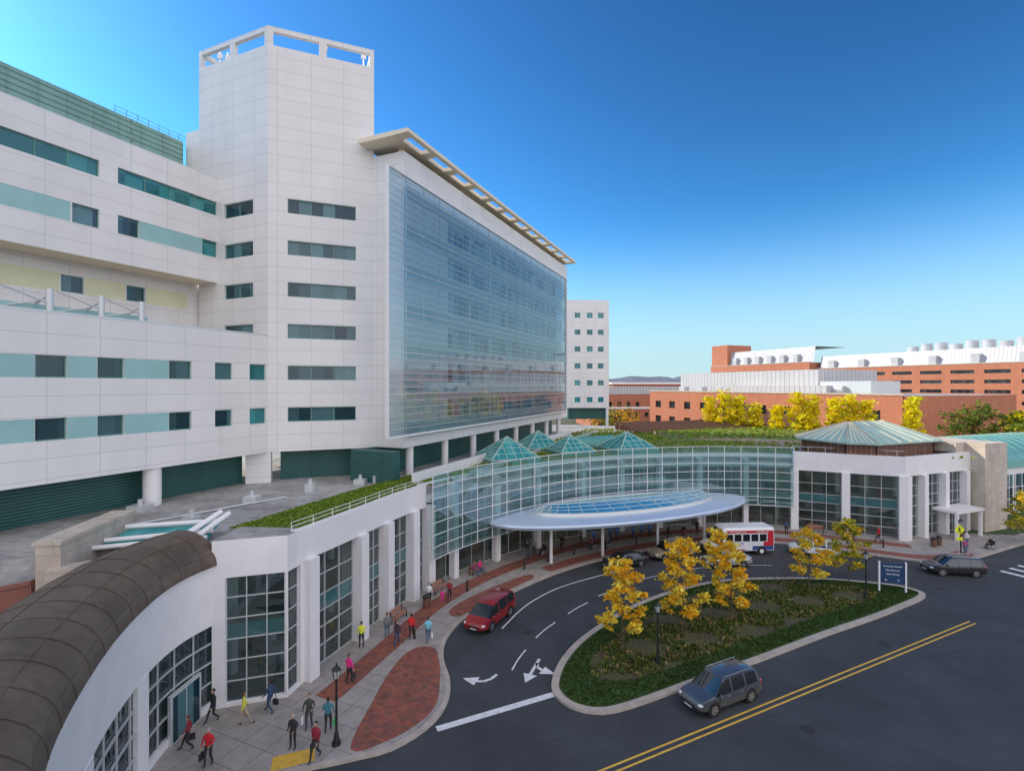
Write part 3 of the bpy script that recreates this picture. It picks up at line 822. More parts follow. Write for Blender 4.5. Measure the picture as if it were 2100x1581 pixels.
for cx,cy in ((7.5,34.3),(12.6,36.9),(16.5,38.4),(18.2,44.2),(26,44.4),(30,45)):
    for _ in range(130):
        x=random.gauss(cx,1.3);y=random.gauss(cy,1.1)
        if not inside(x,y,inn): continue
        a=R()*pi; s=.05
        m.face([(x+s*cos(a),y+s*sin(a),.17),(x-s*sin(a),y+s*cos(a),.175),(x-s*cos(a),y-s*sin(a),.17),(x+s*sin(a),y-s*cos(a),.175)],G4)
m.build('fallen_leaves',IS)

m=MB()
yl=[(-4,19.55),(35.07,38.6)]
m.ribbon(yl,-.24,-.12,.006,M['painty']); m.ribbon(yl,.12,.24,.006,M['painty'])
m.build('yellow_centre_line')
m=MB()
m.ribbon([(-3.95,26.6),(2.45,29.6)],-.22,.22,.006,M['paintw'])
arc=crv([(-.75,37.6),(1.2,41.6),(4.0,45.0),(7.6,47.6),(11,49.6)],.5); m.ribbon(arc,-.06,.06,.006,M['paintw'])
for a,b in (((0,32.1),(.95,34.6)),((1.7,36.2),(3.3,38.6)),((4.4,40.0),(6.3,42.1)),((7.4,43.4),(9.6,45.0)),((11.6,46.9),(14.3,48.2)),((17,49.6),(20,50.4)),((23,50.8),(26,50.8))):
    mid=((a[0]+b[0])/2-.06,(a[1]+b[1])/2+.05); m.ribbon(crv([a,mid,b],.4),-.05,.05,.006,M['paintw'])
def arrow(cx,cy,fx,fy,kind):
    L=hypot(fx,fy);f=(fx/L,fy/L);r=(f[1],-f[0])
    T=lambda a,b:(cx+r[0]*a+f[0]*b,cy+r[1]*a+f[1]*b,.0065)
    def head(a,b,dx,dy,w=.45,h=.95):
        q=hypot(dx,dy);dx/=q;dy/=q
        m.face([T(a-dy*w,b+dx*w),T(a+dy*w,b-dx*w),T(a+dx*h,b+dy*h)],M['paintw'])
    def bar(P,w=.10):
        for p,q in zip(P[:-1],P[1:]):
            d=(q[0]-p[0],q[1]-p[1]);l=hypot(*d);nn=(-d[1]/l*w,d[0]/l*w)
            m.face([T(p[0]-nn[0],p[1]-nn[1]),T(q[0]-nn[0],q[1]-nn[1]),T(q[0]+nn[0],q[1]+nn[1]),T(p[0]+nn[0],p[1]+nn[1])],M['paintw'])
    if kind=='turn':
        bar([(-.35,-1.0),(-.25,-.4),(.0,.0),(.4,.2)]); head(.4,.2,1,.12)
    else:
        bar([(0,-1.3),(0,.6)]); head(0,.6,0,1); bar([(0,-.8),(-.15,-.35),(-.55,-.1)]) ; head(-.55,-.1,-1,.15)
arrow(-1.7,30.9,-.45,-.89,'turn'); arrow(1.35,32.2,-.35,-.93,'fork')
for i in range(6): m.ribbon([(47.5+i*1.6,49.3+i*.75),(50.2+i*1.6,44+i*.75)],-.28,.28,.006,M['paintw'])
m.build('road_markings')
M['patch']=mat('asphalt_patch',(.038,.040,.043),.9,noise=(2,.15))
M['iron']=mat('cast_iron',(.06,.055,.05),.6,metal=.4,noise=(8,.3))
m=MB()
cr=[(-2,24),(4,26.3),(12,26.8),(22,31.5),(33,35.5),(42,40)]
m.ribbon(crv(cr,.7),-.02,.02,.003,M['patch']); m.ribbon(crv([(-2,33),(-.5,38),(3,43),(9,47.5),(16,51)],.6),-.02,.02,.003,M['patch'])
m.ribbon(crv([(14,18),(26,24.5),(44,33.5)],.8),-.025,.025,.003,M['patch'])
m.build('asphalt_seams')
for x,y in ((15.5,26.6),(26,35.4),(1.2,37.0),(38,45)):
    m=MB(); m.cyl(x,y,.36,.36,.001,.008,M['iron'],20); m.build('manhole_cover')

# ---------------------------------------------------------------- background buildings
def bgbuild(name,o,u,L,dep,z1,rows,glass,top=True,step=9.0,ww=6.5,wh=1.4,z0=0):
    e=empty(name); m=MB()
    ops=[]
    for zt in rows:
        s=3
        while s+ww<L-2:
            if R()<.95: ops.append((s,s+ww,zt-wh,zt,4,1,glass))
            s+=step
    m.wall(o,u,0,L,z0,z1,M['brick'],ops,depth=.4,fm=M['dark'])
    m.obox(o,u,0.01,L-.01,-dep,-.45,z0,z1-.1,M['brick'],M['terrace'])
    m.obox(o,u,-.15,L+.15,-.5,.15,z1,z1+.35,M['stone'])
    m.build('walls',e); return e
NW=(.37,-.93)
M['bgglass']=glassmat('dark_glass',(.015,.02,.025),(.06,.07,.08),.02,0,(1.5,4),fk=.4)
e=bgbuild('brick_research_building',(169.5,281.6),NW,150,60,27.2,[24.6,20.4,16.2,11.6,7.4],M['bgglass'],step=12,ww=8.6,wh=1.5)
m=MB()
def sloped(m,o,u,L,t0,t1,z0,z1,mm):
    P=lambda s,t,z:(o[0]+u[0]*s+u[1]*t,o[1]+u[1]*s-u[0]*t,z)
    m.face([P(0,t0,z0),P(L,t0,z0),P(L,t0-1.5,z1),P(0,t0-1.5,z1)],mm)
    m.face([P(0,t0-1.5,z1),P(L,t0-1.5,z1),P(L,t1,z1),P(0,t1,z1)],mm)
    m.face([P(0,t0,z0),P(0,t0-1.5,z1),P(0,t1,z1),P(0,t1,z0)],mm)
O=(169.5,281.6)
sloped(m,O,NW,150,-2,-30,27.3,34,M['metalroof'])
for s in range(6,140,16): 
    m.obox(O,NW,s,s+3.0,-2.6,-.7,27.4,31.5,M['vent'])
for s in range(0,8): 
    p=at(at(O,NW,40+s*6),(-.93,-.37),-14); m.cyl(p[0],p[1],2.3,2.3,34,38 if s%3 else 37,M['vent'],16)
m.build('roof_plant',e)
e=bgbuild('brick_laboratory_building',(138,352),NW,75,50,31,[27,20],M['bgglass'],step=12,ww=7)
m=MB(); sloped(m,(138,352),NW,75,-3,-30,31.2,40,M['metalroof']); m.obox((138,352),NW,0,14,-22,-1,31,45,M['brick'])
for s in range(18,70,9): m.obox((138,352),NW,s,s+3,-4,-1.5,31.3,36,M['vent'])
m.build('roof_plant',e)
o=(47.5,174.5)
e=bgbuild('brick_clinic_building',o,NW,80,40,16.0,[12.9,8.0],M['bgglass'],step=7,ww=2.8,wh=2.2)
m=MB(); m.obox(o,NW,6,56,-30,-8,16,22.0,M['metalroof'],M['terrace']); m.obox(o,NW,30,62,-8,-3,16,18,M['metalroof'])
m.obox(o,NW,58,70,-16,-6,16,19.0,M['frame'])
for s in range(10,60,8): m.obox(o,NW,s,s+2.5,-6,-4,16,17.6,M['vent'])
p=at(at(o,NW,60),(-.93,-.37),-5); m.tube((p[0],p[1],17),(p[0]+2,p[1]-4,17),1.0,M['vent'],n=14)
m.build('roof_plant',e)
e=bgbuild('brick_campus_building',(34,215),(.995,.1),60,30,14.2,[11,6.5,2.5],M['bgglass'],step=4,ww=1.6,wh=2)
m=MB(); m.obox((34,215),(.995,.1),0,60,-.4,.25,8.0,8.9,M['white']); m.obox((34,215),(.995,.1),-2,62,-20,-2,14.4,17.5,M['metalroof']); m.build('cornice',e)
for (x,y,w,h) in ((52,260,34,18.6),(90,330,40,19),(44,300,20,19)):
    e=empty('campus_building'); m=MB(); m.box(x,x+w,y,y+20,0,h,M['brick']); m.box(x-1,x+w+1,y-1,y+21,h,h+1.0,M['white']); 
    for k in range(int(w//4)): m.box(x+1+k*4,x+2.6+k*4,y-.1,y+.2,h-4,h-2,M['bgglass'])
    m.build('walls',e)
e=empty('vaulted_hall')
K=(45.4,58.5);m=MB()
m.obox(K,W,17.5,60,-14,-2.5,0,6.6,M['white'])
for i in range(12): m.obox(K,W,18.3+i*3.2,20.9+i*3.2,-2.6,-2.42,.8,5.6,M['win'])
for i in range(14): m.obox(K,W,18.3+i*1.6,18.37+i*1.6,-2.42,-2.36,.8,5.6,M['white'])
for z in (2.2,3.8): m.obox(K,W,18.2,56,-2.42,-2.35,z,z+.08,M['white'])
X=lambda s,t,z:(K[0]+W[0]*s+W[1]*t,K[1]+W[1]*s-W[0]*t,z)
for i in range(14):
    a0=pi*i/14;a1=pi*(i+1)/14
    m.face([X(17.4,-8+5.8*cos(a0),6.6+3.8*sin(a0)),X(60,-8+5.8*cos(a0),6.6+3.8*sin(a0)),X(60,-8+5.8*cos(a1),6.6+3.8*sin(a1)),X(17.4,-8+5.8*cos(a1),6.6+3.8*sin(a1))],M['verdd'])
    for s in range(18,60,2): m.tube(X(s,-8+5.8*cos(a0),6.62+3.8*sin(a0)),X(s,-8+5.8*cos(a1),6.62+3.8*sin(a1)),.05,M['verd'],n=4,cap=False)
m.build('hall',e)
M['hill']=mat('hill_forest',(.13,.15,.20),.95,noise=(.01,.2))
m=MB()
for Y,hh,c in ((2600,92,0),(3600,140,1)):
    px=None
    for i in range(-60,100):
        x=i*60; h=hh*(.6+.25*sin(i*.21+c)+.18*sin(i*.53+c*2)+.06*sin(i*1.7))
        if px is not None:
            m.face([(px[0],Y,-5),(x,Y,-5),(x,Y+500,h),(px[0],Y+500,px[1])],M['hill'])
        px=(x,h)
m.build('hills')

# ---------------------------------------------------------------- trees
def leafcloud(m,centers,n,sig,size,mats):
    per=max(1,n//len(centers))
    for c,mt,sc in centers:
        for _ in range(int(per*(.6+.8*R()))):
            p=Vector((random.gauss(c[0],sig*sc),random.gauss(c[1],sig*sc),random.gauss(c[2],sig*sc*.6)))
            a=Vector((random.gauss(0,1),random.gauss(0,1),random.gauss(0,.45))).normalized(); b=a.orthogonal().normalized(); 
            if R()<.6: b=a.cross(b)
            s=size*(.6+.8*R())
            mm=mt if R()<.7 else random.choice(mats)
            m.face([p-a*s*.6,p-b*s*.4,p+a*s*.6,p+b*s*.4],mm)
def tree(name,x,y,z,H,rad,c0,mats,n,size,tr,shape='oval',sig=.3,limbs=16):
    m=MB(); e=empty(name)
    pts=[Vector((x,y,z))];
    for k in range(1,7):
        pts.append(Vector((x+(R()-.5)*.12*k*H/8,y+(R()-.5)*.12*k*H/8,z+H*.93*k/6)))
    for k in range(6): m.tube(pts[k],pts[k+1],tr*(1-k/6.6),M['bark'],tr*(1-(k+1)/6.6),n=7,cap=False)
    cen=[]
    for i in range(limbs):
        f=c0+(1-c0)*(i+.5)/limbs; f0=max(.12,f-.13)
        q=f0*6; k=min(5,int(q)); base=pts[k].lerp(pts[k+1],q-k)
        fr=(f-c0)/(1-c0)
        env=rad*(sin(pi*min(1,max(.0,fr*.70+.27)))**.8 if shape=='oval' else (1-fr)**.7*.9+.12)
        ang=i*2.4+R()*.6
        rr=env*(.55+.6*R())
        tip=Vector((x+cos(ang)*rr,y+sin(ang)*rr,z+H*min(.99,f+.02+.04*R())))
        mid=base.lerp(tip,.5)+Vector((0,0,-.02*H))
        r0=tr*.42*(1-f*.6)
        m.tube(base,mid,r0,M['bark'],r0*.6,n=5,cap=False); m.tube(mid,tip,r0*.6,M['bark'],r0*.2,n=5,cap=False)
        mt=random.choice(mats)
        cen.append((tip,mt,.9)); cen.append((mid.lerp(tip,.35),random.choice(mats),.8))
        for _ in range(3):
            b0=mid.lerp(tip,.2+.6*R()); t2=b0+Vector((cos(ang+(R()-.5)*2.6),sin(ang+(R()-.5)*2.6),.1+R()*.4))*(rad*.33)
            m.tube(b0,t2,r0*.3,M['bark'],.01,n=4,cap=False); cen.append((t2,random.choice(mats),.7))
    cen.append((pts[-1],random.choice(mats),.8))
    leafcloud(m,cen,n,sig,size,mats)
    m.build('trunk_and_crown',e)
OR=[leafmat('orange_leaf',(.99,.62,.05),.3),leafmat('amber_leaf',(.98,.50,.03),.3),leafmat('gold_leaf',(.99,.76,.12),.3)]
YG=[leafmat('yellowgreen_leaf',(.66,.58,.08),.4),leafmat('olive_leaf',(.28,.34,.05),.4),leafmat('amber2',(.95,.62,.06),.4)]
GK=[leafmat('ginkgo_leaf',(.99,.78,.02),.35),leafmat('ginkgo_dark',(.95,.66,.02),.35),leafmat('ginkgo_light',(.99,.88,.05),.35)]
GR=[leafmat('green_leaf',(.13,.22,.04),.3),leafmat('green_leaf2',(.24,.30,.05),.3),leafmat('brown_leaf',(.32,.18,.06),.3)]
tree('autumn_tree',7.5,34.3,.14,6.0,1.35,.20,OR,3800,.18,.055,sig=.17,limbs=18)
tree('autumn_tree',12.3,36.6,.14,6.7,1.4,.18,OR,5000,.18,.06,sig=.18,limbs=20)
tree('autumn_tree',16.6,38.4,.14,6.0,1.2,.20,OR,3800,.18,.055,sig=.17,limbs=18)
tree('autumn_tree',18.4,45.5,.14,5.0,1.15,.28,OR,2000,.19,.05,sig=.18)
tree('autumn_tree',26.0,44.4,.14,5.3,1.45,.22,OR+[YG[0]],3000,.19,.055,sig=.19,limbs=18)
tree('autumn_tree',30.4,45.8,.14,5.7,1.35,.22,YG,3200,.19,.055,sig=.2,limbs=18)
tree('bare_tree',20.9,41.5,.14,4.2,1.3,.3,[GR[2]],120,.12,.04,sig=.3)
tree('bare_tree',23.4,43.6,.14,3.6,1.2,.3,[GR[2]],90,.12,.04,sig=.3)
for x,y,h,r in ((41.2,105.5,15.6,1.9),(43.6,104,17.0,2.1),(45.9,103,15.8,1.9),(48.6,101.5,14.2,1.8),(51.5,98.5,14.2,1.8),(54.2,96.4,16.6,2.0),(56.4,95.6,16.0,1.9),(59.2,93,15.6,1.9),(61.4,92.2,16.2,1.9),(63.6,91.3,15.4,1.8),(70,88.5,16.0,1.8)):
    tree('ginkgo_tree',x,y,0,h,r,.2,GK,2600,.42,.2,'cone',sig=.42,limbs=24)
for x,y,h,r,mm in ((78,88,13.2,3.4,GR),(82,89,14.8,3.0,GR),(85,86,13.6,3.2,GR+GK[:1]),(89,88,13.4,2.8,GK),(94,90,13.0,2.8,GK),(100,92,13,3.5,GR)):
    tree('maple_tree' if mm is GR else 'ginkgo_tree',x,y,0,h,r,.2,mm,2200,.46,.2,'oval',sig=.7,limbs=16)
tree('autumn_tree',58.5,57.6,.1,5.8,1.6,.25,YG,2400,.24,.09,sig=.32)
m=MB()
for i in range(90):
    x=20+i*2.2+R()*2;y=235+R()*60
    leafcloud(m,[((x,y,8+R()*5),random.choice(GR+[OR[1]]),3)],36,1.0,1.4,GR+[OR[1]])
m.build('distant_trees')
m=MB()
for i in range(26):
    x=27+R()*12;y=140+R()*50
    leafcloud(m,[((x,y,5+R()*4),random.choice(GR+[OR[1]]),2)],40,1.0,.8,GR+[OR[1]])
m.build('campus_trees')

# ---------------------------------------------------------------- street furniture
def lamp(x,y,z=.12):
    e=empty('street_lamp',(x,y,z)); m=MB();d=M['dark']
    m.cyl(0,0,.24,.22,0,.16,d,8);m.cyl(0,0,.17,.12,.16,.5,d,8);m.cyl(0,0,.12,.09,.5,.62,d,8)
    m.cyl(0,0,.07,.055,.6,3.15,d,8);m.cyl(0,0,.05,.12,3.15,3.3,d,8)
    m.build('post',e)
    m=MB(); gl=M['intd']
    m.cyl(0,0,.13,.21,3.3,3.72,gl,6); m.build('lantern_glass',e)
    m=MB()
    for i in range(6):
        a=2*pi*i/6; m.tube((.135*cos(a),.135*sin(a),3.3),(.215*cos(a),.215*sin(a),3.72),.02,d,n=4)
    m.cyl(0,0,.26,.08,3.72,3.92,d,6); m.cyl(0,0,.05,.02,3.92,4.1,d,6); m.build('lantern_cap',e)
for p in ((-8.76,25.3),(9.4,32.7),(29.8,42.7),(46.8,52.9)): lamp(*p)
def bollard(x,y):
    m=MB(); m.cyl(x,y,.075,.075,.12,1.0,M['dark'],10); m.ball((x,y,1.0),.085,M['dark']); m.cyl(x,y,.11,.11,.12,.2,M['dark'],10); m.build('bollard')
for p in ((-3.9,44.2),(-6.9,35.9),(1.2,49.4),(3.6,51.6),(6.6,53.8),(10.2,55.4),(14,57),(18,58.6),(38,57.5),(41,56)): bollard(*p)
def bench(x,y,rz):
    e=empty('park_bench',(x,y,.12),rz);m=MB()
    for k in range(4): m.box(-.9,.9,-.22+k*.12,-.13+k*.12,.43,.46,M['wood'])
    for k in range(3): m.box(-.9,.9,.26+k*.015,.29+k*.015,.55+k*.13,.65+k*.13,M['wood'])
    for s in (-.8,.8):
        m.box(s-.03,s+.03,-.2,-.14,0,.43,M['dark']);m.box(s-.03,s+.03,.22,.28,0,.9,M['dark']);m.box(s-.03,s+.03,-.2,.25,.39,.43,M['dark']);m.box(s-.03,s+.03,-.2,.25,.62,.65,M['dark'])
    m.build('seat_and_frame',e)
def frz(i,t=.9):
    a=FC[max(0,i-1)];b=FC[i+1]; return atan2(b[1]-a[1],b[0]-a[0])
for (x,y) in ((-8.3,38.4),(-5.6,43.6),(-3.1,47.9),(36.5,60.3),(39,59.2)):
    i=near(x,y); p=off(FC,1.0)[i]; bench(p[0],p[1],frz(i))
def trash(x,y):
    m=MB(); m.cyl(x,y,.28,.3,.12,.95,M['brown'],12); m.cyl(x,y,.33,.33,.95,1.02,M['dark'],12); m.cyl(x,y,.3,.1,1.02,1.2,M['dark'],12); m.build('litter_bin')
for p in ((-6.9,40.9),(46.8,56.3),(47.8,56.8),(52.8,59.6),(20.5,60.5),(5.6,56.2)): trash(*p)
e=empty('wayfinding_sign',(33.0,44.0,.14),radians(-12))
M['navy']=mat('sign_navy',(.015,.05,.13),.4); M['signw']=mat('sign_white',(.85,.85,.85),.5)
m=MB(); m.box(-.95,.95,-.05,.05,.75,2.45,M['navy']); m.box(-1.08,-.96,-.07,.07,0,2.6,M['signw']); m.box(.96,1.08,-.07,.07,0,2.6,M['signw']); m.build('panel_and_posts',e)
for i,t in enumerate(('University Hospital','Main Entrance','Valet Parking')):
    text_at(t,(0,-.06,2.2-.34*i),0,.19,M['signw'],e)
text_at('P',( .45,-.06,1.0),0,.24,M['signw'],e); text_at('\u2190',(-.5,-.06,1.0),0,.3,M['signw'],e)
e=empty('pedestrian_crossing_sign',(46.2,52.4,.12))
M['fluo']=mat('sign_fluorescent_yellow',(.85,.88,.02),.5)
m=MB(); m.cyl(0,0,.035,.035,0,3.6,M['frame'],8)
m.face([(-.55,-.05,3.0),(0,-.05,2.45),(.55,-.05,3.0),(0,-.05,3.55)],M['fluo']);m.face([(-.55,-.03,3.0),(0,-.03,3.55),(.55,-.03,3.0),(0,-.03,2.45)],M['frame'])
m.box(-.3,.3,-.05,-.03,1.9,2.25,M['fluo'])
y=-.06
m.ball((.02,y,3.28),.06,M['dark'],sc=(1,.1,1))
for a,b,r in (((0,3.2),(-.03,2.97),.05),((-.03,2.97),(.12,2.8),.035),((.12,2.8),(.1,2.65),.03),((-.03,2.97),(-.12,2.68),.035),((0,3.16),(.15,3.02),.025),((0,3.16),(-.15,3.04),.025)):
    m.tube((a[0],y,a[1]),(b[0],y,b[1]),r,M['dark'],n=5)
m.tube((-.12,-.06,2.0),(.1,-.06,2.18),.02,M['dark'])
m.build('sign',e)

# ---------------------------------------------------------------- vehicles
M['carglass']=glassmat('car_glass',(.01,.013,.015),(.02,.025,.03),.06,0,(9,9),.02)
M['tyre']=mat('tyre',(.015,.015,.015),.8); M['rim']=mat('wheel_rim',(.55,.56,.58),.3,metal=.8)
M['hl']=mat('headlight',(.7,.72,.75),.1,coat=1); M['tl']=mat('tail_light',(.45,.02,.02),.2,coat=1); M['trim']=mat('black_trim',(.02,.02,.02),.5)
M['plate']=mat('number_plate',(.7,.7,.72),.5)
def paint(name,c,metal=.4): return mat(name,c,.32,metal=metal,coat=1)
KIND={
'suv':[(-2.45,.48,.86,.88,.72,.66,''),(-2.41,.34,.98,1.02,.86,.76,'w'),(-2.12,.27,1.05,1.60,.905,.69,''),(-1.98,.25,1.05,1.65,.915,.685,'g'),(-1.1,.24,1.03,1.71,.925,.685,''),(-1.0,.24,1.03,1.715,.925,.685,'g'),(-.02,.24,1.0,1.72,.925,.685,''),(.08,.24,1.0,1.715,.925,.685,'g'),(.60,.24,.99,1.66,.925,.67,'gw'),(1.32,.25,.985,1.02,.91,.80,''),(1.9,.27,.93,.96,.89,.78,''),(2.25,.33,.84,.87,.84,.72,''),(2.4,.38,.70,.72,.78,.66,''),(2.46,.45,.58,.60,.70,.6,'')],
'van':[(-2.55,.48,.86,.88,.74,.68,''),(-2.52,.34,.98,1.04,.90,.8,'w'),(-2.35,.27,1.06,1.60,.95,.74,''),(-2.2,.25,1.06,1.68,.96,.74,'g'),(-1.15,.24,1.04,1.74,.97,.74,''),(-1.05,.24,1.04,1.745,.97,.74,'g'),(.15,.24,1.02,1.74,.97,.74,''),(.26,.24,1.02,1.735,.97,.74,'g'),(.85,.24,1.01,1.64,.97,.71,'gw'),(1.7,.25,1.0,1.04,.95,.82,''),(2.1,.29,.92,.94,.92,.78,''),(2.4,.35,.80,.82,.85,.72,''),(2.53,.42,.62,.64,.74,.62,'')],
'sedan':[(-2.38,.45,.82,.84,.70,.62,''),(-2.33,.33,.94,.96,.82,.74,''),(-1.75,.25,.97,1.0,.88,.76,'w'),(-1.15,.22,.95,1.36,.895,.62,'g'),(-.45,.21,.94,1.43,.90,.62,''),(-.37,.21,.94,1.435,.90,.62,'g'),(.42,.21,.92,1.37,.90,.62,'gw'),(1.15,.22,.90,.93,.885,.76,''),(1.8,.24,.82,.84,.86,.74,''),(2.2,.31,.72,.74,.80,.66,''),(2.38,.38,.58,.60,.70,.56,'')]}
def car(name,x,y,hd,kind,pm,rails=False,s=1.0):
    e=empty(name,(x,y,.005),hd); m=MB()
    st=KIND[kind]; rings=[]
    for X_,zb,zh,zt,w,wt,fl in st:
        gh=zt-zh>.15
        h=[(w*.88,zb),(w,zb+.14),(w*1.0,zb+(zh-zb)*.6),(w*.965,zh),(wt if gh else (wt+w*.965)/2,zt-.05 if gh else zt-.005),(wt*.82,zt),(0,zt+.015)]
        rings.append([(X_,-a,b) for a,b in h]+[(X_,a,b) for a,b in h[-2::-1]])
    n=len(rings[0])
    for i in range(len(rings)-1):
        fl=st[i][6]
        for k in range(n-1):
            mm=pm
            if k in (3,n-5) and 'g' in fl: mm=M['carglass']
            if k in (4,5,6,7) and 'w' in fl: mm=M['carglass']
            if k in (3,n-5) and fl=='w': mm=pm
            if k in (0,n-2): mm=M['trim']
            m.face([rings[i][k],rings[i+1][k],rings[i+1][k+1],rings[i][k+1]],mm)
        m.face([rings[i][n-1],rings[i+1][n-1],rings[i+1][0],rings[i][0]],M['trim'])
    m.face(rings[0],pm); m.face(rings[-1][::-1],pm)
    m.build('body',e,smooth=32,merge=True)
    m=MB(); d=M['trim']; Lf=st[-1][0];Lr=st[0][0]; ww=max(q[4] for q in st)
    wb=1.44 if kind!='sedan' else 1.38; wr=.36 if kind!='sedan' else .33
    for sx in (-wb,wb):
        for sy in (-1,1):
            m.tube((sx,sy*(ww-.06),wr+.03),(sx,sy*(ww+.004),wr+.03),wr+.075,d,n=24)
    m.box(Lf-.06,Lf+.005,-.5,.5,.50,.62,d); m.box(Lf-.14,Lf-.04,-.42,.42,.66,.76,M['rim'] if kind!='sedan' else d)
    m.box(Lf-.02,Lf+.02,-.26,.26,.42,.50,M['plate']); m.box(Lr-.012,Lr+.02,-.26,.26,.70,.84,M['plate'])
    zt=.74 if kind!='sedan' else .66
    for sy in (-1,1):
        m.ball((Lf-.20,sy*(ww-.22),zt),.15,M['hl'],sc=(1.1,1,.6)); m.ball((Lr+.12,sy*(ww-.16),.92 if kind!='sedan' else .82),.14,M['tl'],sc=(.8,.8,1.5 if kind!='sedan' else .8))
        mx=1.0 if kind!='van' else 1.35
        if kind=='sedan': mx=.85
        m.ball((mx,sy*(ww+.07),1.06 if kind!='sedan' else .98),.11,pm,sc=(.7,1,.75))
        m.box(-1.0,-.98,sy*ww-.006 if sy>0 else -ww-.006,sy*ww+.006 if sy>0 else -ww+.006,.45,.98,d); m.box(.02,.04,sy*ww-.006,sy*ww+.006,.45,.95,d); m.box(1.02,1.04,sy*ww-.008,sy*ww+.006,.5,.92,d)
        for hx in (-.8,.25): m.box(hx,hx+.18,sy*(ww+.005)-.012,sy*(ww+.005)+.012,.85,.88,M['rim'])
        if rails:
            m.tube((-1.9,sy*.62,1.76),(.45,sy*.62,1.76),.022,M['rim'],n=6)
            for q in (-1.85,-.7,.4): m.tube((q,sy*.62,1.66),(q,sy*.62,1.76),.02,M['rim'],n=5)
    m.build('trim',e,smooth=35)
    m=MB()
    for sx in (-wb,wb):
        for sy in (-1,1):
            m.tube((sx,sy*(ww-.21),wr),(sx,sy*(ww+.012),wr),wr,M['tyre'],n=24)
            m.ring((sx,sy*(ww-.0),wr),(0,1,0),wr-.05,.035,M['tyre'],24,6)
            m.tube((sx,sy*(ww+.0),wr),(sx,sy*(ww+.017),wr),wr*.66,M['rim'],n=20)
            for k in range(5):
                a=2*pi*k/5+.3; c_,s_=cos(a),sin(a)
                m.tube((sx+c_*wr*.38,sy*(ww+.018),wr+s_*wr*.38),(sx+c_*wr*.38,sy*(ww+.020),wr+s_*wr*.38),wr*.15,M['tyre'],n=8)
    m.build('wheels',e,smooth=40)
    e.scale=(s,s,s)
    return e
def hdg(dx,dy): return atan2(dy,dx)
car('gray_suv',11.9,29.0,hdg(-.9,-.44),'suv',paint('paint_gray',(.11,.125,.14),.5),True)
car('red_minivan',-1.65,38.8,hdg(-.46,-.89),'van',paint('paint_red',(.34,.012,.015),.2))
car('black_sedan',11.2,50.6,hdg(-.92,-.40),'sedan',paint('paint_black',(.03,.035,.04),.3))
car('tan_suv',16.7,53.2,hdg(-.94,-.33),'suv',paint('paint_tan',(.44,.38,.28),.4),True)
car('silver_car',21.4,50.8,hdg(-.97,-.1),'sedan',paint('paint_silver',(.55,.57,.58),.5))
car('white_car',32.2,54.2,hdg(-.96,.30),'van',paint('paint_white',(.8,.81,.83),.1),s=.93)
car('black_suv',42.2,48.6,hdg(-.97,.12),'suv',paint('paint_black2',(.022,.024,.028),.3),True)
